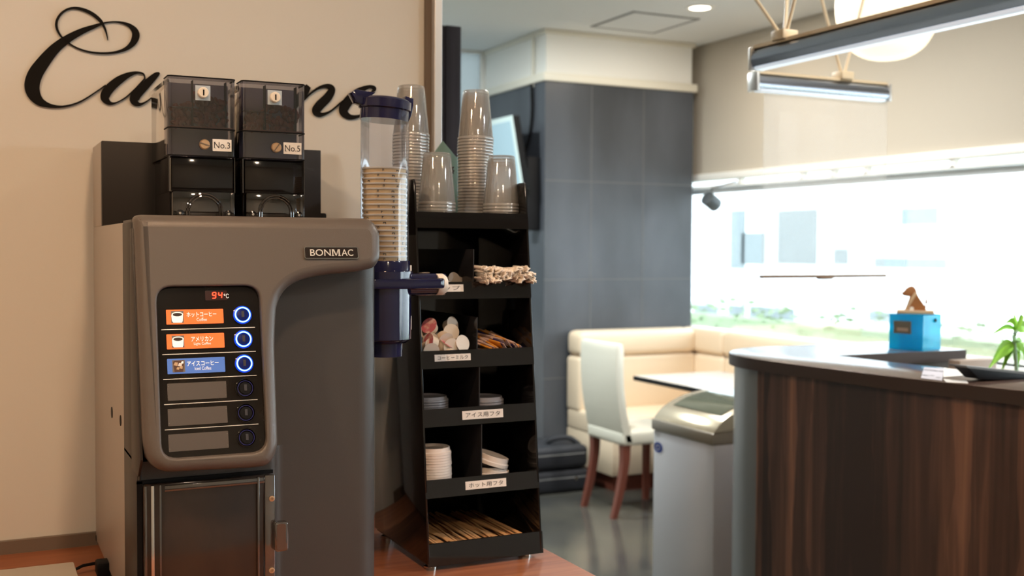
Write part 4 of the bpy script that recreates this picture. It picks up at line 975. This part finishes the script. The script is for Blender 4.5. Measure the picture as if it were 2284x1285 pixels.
# corner bench
t = thing('corner_bench', (3.9, 6.1, 0), 'cream leather corner bench running along the pillar and under the window', 'bench')
BX = 3.51; BT = 0.965
def cushion(a, b, mt='leather', bev=0.03): return MB().box(a, b, mt, bev, 4)
cushion((BX, 6.19, 0.80), (4.42, 6.385, BT), bev=0.045).build('backrest', t)
cushion((BX, 6.205, 0.44), (4.42, 6.385, 0.80), bev=0.03).build('backrest', t)
cushion((BX+0.005, 5.79, 0.32), (4.40, 6.38, 0.46), bev=0.025).build('seat_cushion', t)
MB().box((BX+0.01, 5.80, 0.10), (4.40, 6.385, 0.33), 'leather', 0.01).build('base', t)
MB().box((BX+0.05, 5.84, 0.0), (4.40, 6.385, 0.10), 'redwood').build('plinth', t)
for (za, zb_, xo) in ((0.80, BT, 0), (0.44, 0.80, 0.01)):
    cushion((4.42+xo-0.02, 5.90, za), (4.585, 6.385, zb_), bev=0.04).build('corner_backrest', t)
    cushion((4.40+xo, 4.95, za), (4.585, 5.90, zb_), bev=0.04).build('backrest', t)
    cushion((4.40+xo, 3.95, za), (4.585, 4.95, zb_), bev=0.04).build('backrest', t)
cushion((4.0, 3.95, 0.33), (4.42, 5.79, 0.46), bev=0.03).build('seat_cushion', t)
MB().box((4.01, 3.96, 0.10), (4.585, 5.79, 0.33), 'leather', 0.01).build('base', t)
MB().box((4.06, 3.98, 0.0), (4.585, 5.79, 0.10), 'redwood').build('plinth', t)
# table
p = onZ(1412, 838, 0.75)
t = thing('cafe_table', (p.x+0.35, p.y-0.6, 0), 'pale topped rectangular table in front of the cream bench', 'table')
MB().box((p.x, p.y-1.2, 0.722), (p.x+0.62, p.y, 0.75), 'black', 0.003).box((p.x+0.004, p.y-1.196, 0.7495), (p.x+0.616, p.y-0.004, 0.7505), 'tablew').build('tabletop', t)
MB().lathe([(0.035, 0.02), (0.03, 0.06), (0.03, 0.70), (0.09, 0.722)], (p.x+0.31, p.y-0.6, 0), 'black', 20).build('pedestal', t)
MB().lathe([(0.18, 0.0), (0.18, 0.012), (0.05, 0.03)], (p.x+0.31, p.y-0.6, 0), 'black', 28).build('base', t)
# chair, facing +X
t = thing('dining_chair', (3.42, 5.41, 0), 'ivory leather high-back chair with reddish wood legs beside the pale table', 'chair')
c1, c2 = 5.215, 5.615
def bow(z): return 3.215 + 0.10*((z-0.45)/0.53 - 0.5)**2*4*0.25 - 0.055*(z-0.45)/0.53
sec = [0.41+0.565*i/12 for i in range(13)]
P = [(bow(z), z) for z in sec] + [(bow(z)+0.055-(0.012 if z > 0.95 else 0), z) for z in reversed(sec)]
MB().prism([(x, c1, z) for x, z in P], (0, c2-c1, 0), 'leatherw', 0.010).build('backrest', t)
MB().box((3.23, c1, 0.405), (3.66, c2, 0.485), 'leatherw', 0.02, 3).build('seat', t)
for y in (c1+0.035, c2-0.035):
    pts = [(3.265, y, 0.41), (3.262, y, 0.30), (3.235, y, 0.15), (3.195, y, 0.0)]
    Q = catmull(pts, 5); m_ = MB()
    for i in range(len(Q)-1):
        a, b = Vector(Q[i]), Vector(Q[i+1]); w = 0.024-0.009*(i/len(Q)); w2 = 0.024-0.009*((i+1)/len(Q))
        vs = [a+Vector((sx*w, sy*w, 0)) for sx, sy in ((-1, -1), (1, -1), (1, 1), (-1, 1))]+[b+Vector((sx*w2, sy*w2, 0)) for sx, sy in ((-1, -1), (1, -1), (1, 1), (-1, 1))]
        m_.add(vs, [(0, 1, 5, 4), (1, 2, 6, 5), (2, 3, 7, 6), (3, 0, 4, 7), (0, 1, 2, 3), (4, 5, 6, 7)], 'redwood')
    m_.build('leg', t)
    MB().prism([(3.60, y-0.02, 0.41), (3.64, y-0.02, 0.41), (3.635, y-0.016, 0.0), (3.607, y-0.016, 0.0)], (0, 0.036, 0), 'redwood').build('leg', t)
# bags
for i, (z0, z1, lab) in enumerate(((0.0, 0.145, 'lower dark navy bag lying flat on the floor by the bench'), (0.145, 0.29, 'upper dark grey bag stacked on the navy one by the bench'))):
    t = thing('travel_bag', (3.2, 6.08, z0), lab, 'bag', 'bags stacked by the bench')
    x1 = 3.44 if i == 0 else 3.43
    MB().box((2.93, 5.93, z0), (x1, 6.30, z1-0.004), 'bag', 0.035, 4).build('body', t)
    MB().tube([(2.95, 5.932, (z0+z1)/2+0.02), (x1-0.03, 5.932, (z0+z1)/2+0.02)], 0.004, 'groove', 6).build('zip', t)
    if i == 1: MB().tube(catmull([(3.20, 6.08, z1-0.01), (3.24, 6.05, z1+0.025), (3.34, 6.03, z1+0.03), (3.40, 6.0, z1-0.012)], 6), 0.016, 'bag', 8).build('handle', t)
    else: MB().lathe([(0.012, 5.928), (0.012, 5.936)], (3.34, 0, 0.085), 'chrome', 12, 'Y').build('buckle', t)

# freezer
FX0 = onY(1457, 1000, 3.735).x; FX1 = FX0+0.62; FY0, FY1 = 3.33, 3.735; FZ = 0.775
t = thing('chest_freezer', (FX0+0.3, 3.53, 0), 'white chest freezer with a curved glass lid behind the wooden counter', 'freezer')
MB().box((FX0, FY0, 0.03), (FX1, FY1, FZ), 'frzw', 0.006).build('cabinet', t)
MB().box((FX0+0.01, FY0+0.01, 0.0), (FX1-0.01, FY1-0.01, 0.03), 'frzg').build('base', t)
MB().box((FX0-0.008, FY0, FZ), (FX1+0.008, FY1+0.006, FZ+0.045), 'frzg', 0.008).build('rim', t)
prof = [(FX0, FZ+0.045), (FX0+0.02, FZ+0.07), (FX0+0.06, FZ+0.10), (FX0+0.15, FZ+0.135), (FX0+0.30, FZ+0.152), (FX0+0.46, FZ+0.135), (FX0+0.56, FZ+0.10), (FX0+0.62, FZ+0.045)]
prof = catmull(prof, 4)
MB().prism([(x, FY0+0.002, z) for x, z in prof], (0, FY1-FY0, 0), 'frzl', 0.004).build('lid_frame', t)
gl = [(x, z+0.003) for x, z in prof if FX0+0.05 < x < FX1-0.06]
mb = MB(); n = len(gl); vs = [(x, y, z) for y in (FY0+0.04, FY1-0.05) for x, z in gl]; mb.add(vs+[(x, y, z-0.006) for x, y, z in vs], [(i, i+1, n+i+1, n+i) for i in range(n-1)]+[(2*n+i, 2*n+i+1, 3*n+i+1, 3*n+i) for i in range(n-1)], 'glassd'); mb.build('lid_glass', t)
p = onX(1468, 998, FX0-0.001); mb = MB(); mb.T = Matrix.Translation((FX0-0.001, p.y, p.z)) @ Matrix.Diagonal((1, 1.4, 1, 1)); mb.lathe([(0.001, -0.001), (0.021, -0.001), (0.021, 0.001)], (0, 0, 0), 'badgeblue', 20, 'X'); mb.lathe([(0.008, -0.0016), (0.011, -0.0016), (0.011, -0.0008), (0.008, -0.0008)], (0, 0, 0), 'frzw', 20, 'X', close=True); mb.T = Matrix.Identity(4)
mb.build('round_badge', t)

# ================================================================ RECEPTION COUNTER (U of worktop on curved body)
HZ = 1.15
t = thing('reception_counter', (2.5, 2.6, 0), 'curved reception counter clad in dark walnut boards with a glossy wood top', 'counter')
outer = [(2.69, 1.0), (2.55, 1.25), (2.445, 1.58), (2.363, 1.923), (2.298, 2.25), (2.264, 2.60), (2.252, 2.85)]
rc = 0.32; cxy = (2.572, 2.87)
corner = [(cxy[0]-rc*math.cos(a), cxy[1]+rc*math.sin(a)) for a in [math.pi/2*k/12 for k in range(13)]]
outer2 = catmull(outer, 5)[:-1] + corner + [(3.157, 3.19)]
inner = [(3.157, 2.812), (2.578, 2.824), (2.585, 2.60), (2.61, 2.326), (2.67, 1.93), (2.77, 1.55), (2.90, 1.25), (2.99, 1.05)]
def offs(L, d):
    out = []
    for i in range(len(L)):
        a = Vector(L[max(i-1, 0)]); b = Vector(L[min(i+1, len(L)-1)]); tg = (b-a).normalized(); out.append((L[i][0]+tg.y*d, L[i][1]-tg.x*d))
    return out
top = outer2 + inner
MB().prism([(x, y, HZ-0.038) for x, y in top], (0, 0, 0.038), 'topwood', 0.0015).build('worktop', t)
eb = MB(); tp = offs(top, -0.0007); n = len(tp)
eb.add([(x, y, HZ-0.0375) for x, y in tp]+[(x, y, HZ-0.0012) for x, y in tp], [(i, (i+1) % n, n+(i+1) % n, n+i) for i in range(n)], mat('dark edge band', (0.060, 0.042, 0.036), 0.5, spec=0.3))
eb.build('edge_band', t)
def wallstrip(L, th, z0, z1, mt):
    A = offs(L, 0.018); B = offs(L, 0.018+th); mb = MB(); n = len(A)
    vs = [(x, y, z0) for x, y in A]+[(x, y, z0) for x, y in B]+[(x, y, z1) for x, y in A]+[(x, y, z1) for x, y in B]
    fs = []
    for i in range(n-1): fs += [(i, i+1, 2*n+i+1, 2*n+i), (n+i, n+i+1, 3*n+i+1, 3*n+i), (i, i+1, n+i+1, n+i), (2*n+i, 2*n+i+1, 3*n+i+1, 3*n+i)]
    fs += [(0, n, 3*n, 2*n), (n-1, 2*n-1, 4*n-1, 3*n-1)]
    return mb.add(vs, fs, mt)
o2 = catmull(outer, 5)
wallstrip(o2, 0.04, 0.08, HZ-0.038, 'planks').build('front_panel', t)
wallstrip([o2[-1]]+corner[1:]+[(2.72, 3.19)], 0.04, 0.08, HZ-0.038, 'satin').build('corner_panel', t)
wallstrip([(2.72, 3.19), (3.157, 3.19)], 0.04, 0.08, HZ-0.038, 'planks').build('back_panel', t)
wallstrip(offs(o2+corner+[(3.157, 3.19)], 0.03), 0.02, 0.0, 0.08, 'black').build('plinth', t)
MB().box((2.63, 2.85, 0.08), (3.14, 2.87, HZ-0.038), 'darktrim').build('inner_panel', t)
MB().box((2.75, 1.4, 0.72), (3.30, 2.8, 0.75), 'darktrim').box((3.25, 1.4, 0), (3.29, 2.8, 0.72), 'darktrim').box((2.75, 2.76, 0), (3.29, 2.8, 0.72), 'darktrim').build('inner_desk', t)
# things on the reception counter
p = onZ(2040, 779, HZ)
bw = 0.0635; bh = 0.125
t = thing('donation_box', (p.x, p.y, HZ), 'translucent blue donation box with a grey plaque on the reception counter', 'donation box', None, math.radians(-74))
mb = MB()
for (a, b) in (((-bw, -bw, 0.0005), (bw, -bw+0.003, bh)), ((-bw, bw-0.003, 0.0005), (bw, bw, bh)), ((-bw, -bw+0.003, 0.0005), (-bw+0.003, bw-0.003, bh)), ((bw-0.003, -bw+0.003, 0.0005), (bw, bw-0.003, bh)), ((-bw, -bw, 0.0005), (bw, bw, 0.003)), ((-bw, -bw, bh-0.003), (bw, bw, bh))):
    mb.box(a, b, 'bluebox')
for x in (-0.025, 0.02): mb.box((x-0.002, -bw+0.004, 0.003), (x+0.002, bw-0.004, bh-0.004), 'bluebox')
mb.build('acrylic_box', t, smooth=0)
MB().box((-0.045, -bw-0.003, 0.058), (0.020, -bw, 0.102), 'plaque').box((-0.032, -bw-0.0035, 0.066), (0.010, -bw-0.003, 0.078), 'folder').build('plaque', t, smooth=0)
MB().lathe([(0.006, bw), (0.006, bw+0.005)], (0, 0.02, 0.105), 'black', 12, 'X').build('lock', t)
t = thing('dog_figurine', (p.x, p.y, HZ+bh+0.0005), 'small brown wooden sitting dog figurine on top of the blue box', 'figurine', None, math.radians(-45))
MB().box((-0.062, -0.038, 0), (0.062, 0.038, 0.013), 'dogl', 0.003).build('base', t)
def dg(x, y): return ((x-2038)*0.00158, 0, 0.013+(697-y)*0.00160)
body = [(2015, 698), (2021, 682), (2024, 672), (2026, 667), (2020, 667), (2012, 665), (2008, 660), (2014, 655), (2018, 649), (2024, 645), (2031, 644), (2037, 648), (2040, 655), (2042, 663), (2048, 673), (2055, 683), (2060, 692), (2061, 698)]
mb = MB(); mb.prism([(dg(*q)[0], -0.016, dg(*q)[2]) for q in body], (0, 0.032, 0), 'dog', 0.001); mb.build('body', t, smooth=60)
mb = MB(); mb.prism([(dg(*q)[0], -0.019, dg(*q)[2]) for q in ((2036, 656), (2041, 660), (2029, 682), (2022, 697), (2017, 697), (2024, 676))], (0, 0.038, 0), 'dogl', 0.002); mb.build('chest_stripe', t)
mb = MB(); mb.tube([(dg(2057, 690)[0], 0, dg(2057, 690)[2]), (dg(2061, 680)[0], 0, dg(2061, 680)[2]), (dg(2060, 667)[0], 0, dg(2060, 667)[2])], [0.006, 0.005, 0.001], 'dog', 8); mb.build('tail', t)
MB().lathe([(0.008, -0.024), (0.008, -0.019)], (dg(2030, 694)[0], 0, dg(2030, 694)[2]), 'paper', 12, 'Y').build('tag', t)
ORG = Vector((0, 0, 0))
# papers
A = [onZ(x, y, HZ+0.0006) for x, y in ((2061, 820), (2106, 823), (2101, 850), (2054, 844))]
mb = MB().prism(A, (0, 0, 0.0012), mat('lavender paper', (0.50, 0.47, 0.52), 0.6))
for (fx, fy, s_) in ((0.15, 0.75, 5), (0.4, 0.75, 6), (0.65, 0.72, 4), (0.88, 0.72, 5), (0.15, 0.25, 6), (0.8, 0.2, 3), (0.5, 0.3, 3)):
    c = (A[0]*(1-fx)+A[1]*fx)*fy + (A[3]*(1-fx)+A[2]*fx)*(1-fy); r = s_*0.0012
    mb.box((c.x-r, c.y-r*1.6, HZ+0.0017), (c.x+r, c.y+r*1.6, HZ+0.0022), 'ink')
solo(mb, 'notice_card', tuple(A[0]), 'small pale printed card with dark marks on the reception worktop', 'card', smooth=0)
for j, (q, lab) in enumerate(((((2106, 822), (2150, 827), (2156, 838), (2104, 842)), 'white sheet of paper lying beside the printed card on the reception worktop'), (((2104, 846), (2156, 851), (2160, 856), (2110, 853)), 'narrow white paper slip near the outer edge of the reception worktop'))):
    A = [onZ(x, y, HZ+0.0008) for x, y in q]
    solo(MB().prism(A, (0, 0, 0.0015), 'paper'), 'paper_sheet', tuple(A[0]), lab, 'paper', smooth=0)
# black screen at the right edge
t = thing('tablet_screen', (2.75, 2.15, HZ), 'black till screen lying tilted on the reception worktop at the right', 'screen')
P = [onY(x, y, 2.10) for x, y in ((2158, 819), (2310, 836), (2310, 876), (2240, 869), (2185, 846))]
for q in P: q.z = max(q.z, HZ+0.001)
mb = MB(); mb.prism(P, (0, 0.05, 0), 'black', 0.002); mb.build('casing', t)
P2 = [onY(x, y, 2.10) for x, y in ((2156, 816), (2310, 832), (2310, 838), (2158, 821))]
MB().prism(P2, (0, 0.06, 0), mat('screen grey edge', (0.10, 0.09, 0.08), 0.4)).build('top_edge', t)
P3 = [onY(x, y, 2.13) for x, y in ((2200, 840), (2300, 850), (2300, 890), (2215, 880))]
for q in (2, 3): P3[q].z = HZ+0.0005
MB().prism(P3, (0, 0.04, 0), 'black').build('stand', t)
# beige folders inside
P = [onY(x, y, 2.86) for x, y in ((2060, 812), (2190, 796), (2197, 812), (2200, 900), (2070, 900))]
P[3].z = P[4].z = 0.96
solo(MB().box((P[0].x, 2.70, 0.752), (onY(2197, 812, 2.75).x, 2.752, onY(2190, 798, 2.75).z), 'folder', 0.004), 'file_box', (2.9, 2.73, 0.75), 'beige file folders standing behind the reception worktop', 'folder')
# plant
pc_ = onY(2262, 830, 2.42)
t = thing('potted_plant', (pc_.x+0.02, 2.42, 0.752), 'bright green leafy plant behind the reception counter at the right edge', 'potted plant')
bx, by = pc_.x+0.02, 2.42
MB().lathe([(0.05, 0.752), (0.065, 0.87), (0.07, 0.875), (0.062, 0.88), (0.058, 0.86), (0.0001, 0.86)], (bx, by, 0), 'terra', 24).build('pot', t)
def leaf(mb, base, tip, w, droop=0.02, mt='leaf'):
    base = Vector(base); tip = Vector(tip); d = tip-base; s = d.cross(Vector((0.2, -1, 0.3))).normalized(); n = 8; vs = []
    for i in range(n+1):
        f = i/n; c = base+d*f+Vector((0, 0, droop*math.sin(f*math.pi))); hw = w*math.sin(math.pi*min(1, f**0.75))*(1-f*0.2)+0.0004
        vs += [c-s*hw+Vector((0, -0.006*math.sin(f*3.1), 0)), c+Vector((0, 0.004, 0)), c+s*hw+Vector((0, -0.006*math.sin(f*3.1), 0))]
    fs = []
    for i in range(n): fs += [(i*3, i*3+1, i*3+4, i*3+3), (i*3+1, i*3+2, i*3+5, i*3+4)]
    mb.add(vs, fs, mt)
hub = onY(2268, 738, 2.42); hub2 = onY(2262, 765, 2.42)
mb = MB().tube(catmull([(bx, by, 0.86), (bx+0.01, by, 1.0), tuple(hub2), tuple(hub)], 5), 0.006, mat('pale stem', (0.35, 0.5, 0.35), 0.5), 8); mb.build('stem', t)
for (b0, tp, w) in ((hub, (2242, 722), 0.009), (hub, (2282, 705), 0.008), (hub, (2212, 748), 0.006), (hub, (2300, 745), 0.014), (hub2, (2206, 822), 0.016), (hub2, (2234, 830), 0.017), (hub2, (2300, 790), 0.018), (hub2, (2262, 700), 0.008), (hub2, (2270, 835), 0.018), (hub2, (2290, 812), 0.02)):
    q = onY(tp[0], tp[1], 2.42+random.uniform(-0.06, 0.06)); mb = MB(); leaf(mb, b0, q, w*1.5); mb.build('leaf', t)

# ================================================================ HANGING FIXTURES AND SCREEN
def fixture(p0, p1, lab, h=0.08, w=0.055):
    p0 = Vector(p0); p1 = Vector(p1); t = thing('linear_light', tuple((p0+p1)/2), lab, 'light fixture', 'hanging linear lights')
    d = (p1-p0); L = d.length; dn = d.normalized(); sd = Vector((-dn.y, dn.x, 0))
    prof = []
    for k in range(13):   # rounded housing, lower lip
        a = math.pi*k/12; prof.append((w/2*math.cos(a), h*0.42+h*0.50*math.sin(a)*0.9))
    prof += [(-w/2, h*0.30), (-w*0.42, h*0.12), (w*0.42, h*0.12), (w/2, h*0.30)]
    MB().prism([p0+sd*a+Vector((0, 0, b)) for a, b in prof], d, 'fixture').build('housing', t, smooth=60)
    MB().prism([p0+dn*0.01+sd*a+Vector((0, 0, b)) for a, b in ((-w*0.40, h*0.13), (-w*0.34, 0), (w*0.34, 0), (w*0.40, h*0.13))], d-dn*0.02, 'fixlight', 0.002).build('light_strip', t)
    MB().prism([p0+dn*0.0+sd*a+Vector((0, 0, b)) for a, b in ((-w*0.3, h*0.86), (-w*0.3, h*1.0), (w*0.3, h*1.0), (w*0.3, h*0.86))], d, 'strut').build('mounting_rail', t)
    for q, s_ in ((p0, -1), (p1, 1)):
        MB().prism([q+sd*a*1.04+Vector((0, 0, b)) for a, b in [(-w/2, 0), (w/2, 0), (w/2, h*0.9), (0, h*0.98), (-w/2, h*0.9)]], dn*(0.012*s_), 'alu', 0.002).build('end_cap', t)
    return t
ZL = 2.075
t = fixture((2.285, 2.89, ZL), (2.285, 0.9, ZL), 'long silver linear light hanging above the front edge of the reception counter')
def strut(t, a, b, r=0.005): MB().tube([a, b], r, 'strut', 8).build('strut', t)
j = Vector((2.285, 2.76, ZL+0.075)); MB().box(tuple(j-Vector((0.03, 0.03, 0.0))), tuple(j+Vector((0.03, 0.03, 0.03))), 'strut', 0.004).build('joint', t)
# tops found where the straps leave the frame, carried on to the ceiling
for (x, y, X) in ((1687, 0, 2.285), (1772, 0, 2.285)):
    q = onX(x, y, X) ; d = (q-j); strut(t, j, j+d*((CEIL-j.z)/d.z), 0.006)
q = onY(1755, 0, 2.9); d = q-j; strut(t, j, j+d*((CEIL-j.z)/d.z), 0.006)
j2 = Vector((2.285, 1.2, ZL+0.075)); MB().box(tuple(j2-Vector((0.03, 0.03, 0.0))), tuple(j2+Vector((0.03, 0.03, 0.03))), 'strut', 0.004).build('joint', t)
strut(t, j2, (2.285, 1.35, CEIL)); strut(t, j2, (2.285, 1.05, CEIL))
YS = 3.27
xs0 = onY(1684, 190, YS).x; xs1 = onY(1972, 220, YS).x
t = fixture((xs0, YS, ZL), (xs1, YS, ZL), 'short silver linear light hanging above the clear screen, below the long one', 0.074)
j = onY(1880, 185, YS); j.z = ZL+0.07; MB().box(tuple(j-Vector((0.03, 0.03, 0.0))), tuple(j+Vector((0.03, 0.03, 0.03))), 'strut', 0.004).build('joint', t)
for (x, y) in ((1833, 0), (1925, 0)):
    q = onY(x, y, YS); d = q-j; strut(t, j, j+d*((CEIL-j.z)/d.z), 0.006)
# acrylic screen with wooden bar
a = onY(1699, 617, YS); b = onY(1972, 617, YS)
t = thing('acrylic_screen', ((a.x+b.x)/2, YS, a.z), 'clear acrylic screen with a thin wooden bottom bar hanging over the far worktop', 'screen')
MB().box((a.x, YS-0.0025, a.z-0.004), (b.x, YS+0.0025, ZL-0.001), 'acrylic', 0.0008).build('acrylic_sheet', t)
MB().box((a.x-0.003, YS-0.012, a.z-0.006), (b.x+0.003, YS+0.012, a.z+0.005), 'barwood', 0.002).build('wooden_bar', t)
m_ = (a.x+b.x)/2; MB().box((m_-0.03, YS-0.014, a.z-0.012), (m_+0.03, YS+0.014, a.z-0.005), 'barwood', 0.002).box((m_-0.025, YS-0.002, a.z-0.05), (m_+0.025, YS+0.002, a.z-0.012), 'acrylic').build('hook', t)
# pendant lamp
pc_ = EYE + ray(1980, 15)*4.5
t = thing('pendant_lamp', tuple(pc_), 'round glowing opal glass pendant lamp behind the long linear light', 'pendant lamp')
prof = [(0.0001, -0.215), (0.08, -0.205), (0.15, -0.16), (0.195, -0.07), (0.205, 0.03), (0.18, 0.12), (0.12, 0.18), (0.05, 0.20), (0.03, 0.205)]
MB().lathe(catmull(prof, 4), tuple(pc_), 'pend', 40).build('shade', t)
MB().tube([tuple(pc_+Vector((0, 0, 0.20))), (pc_.x, pc_.y, CEIL)], 0.006, 'strut', 8).build('cord', t)
MB().lathe([(0.05, CEIL-0.03), (0.06, CEIL)], (pc_.x, pc_.y, 0), 'strut', 20).build('ceiling_rose', t)
# track spotlight by the window
p = onX(1587, 450, 4.38)
t = thing('spotlight', tuple(p), 'small black cylinder spotlight by the top of the window next to the pillar', 'spotlight')
mb = MB(); mb.T = Matrix.Translation(p) @ Matrix.Rotation(math.radians(-62), 4, 'Y') @ Matrix.Rotation(math.radians(10), 4, 'X')
mb.lathe([(0.045, -0.05), (0.048, -0.045), (0.048, 0.05), (0.035, 0.055)], (0, 0, 0), mat('spot grey', (0.05, 0.06, 0.07), 0.5), 20); mb.T = Matrix.Identity(4); mb.build('lamp_head', t)
MB().tube([tuple(p), (p.x, p.y, 1.90), (XR-0.02, p.y, 1.95)], 0.008, 'groove', 8).build('arm', t)
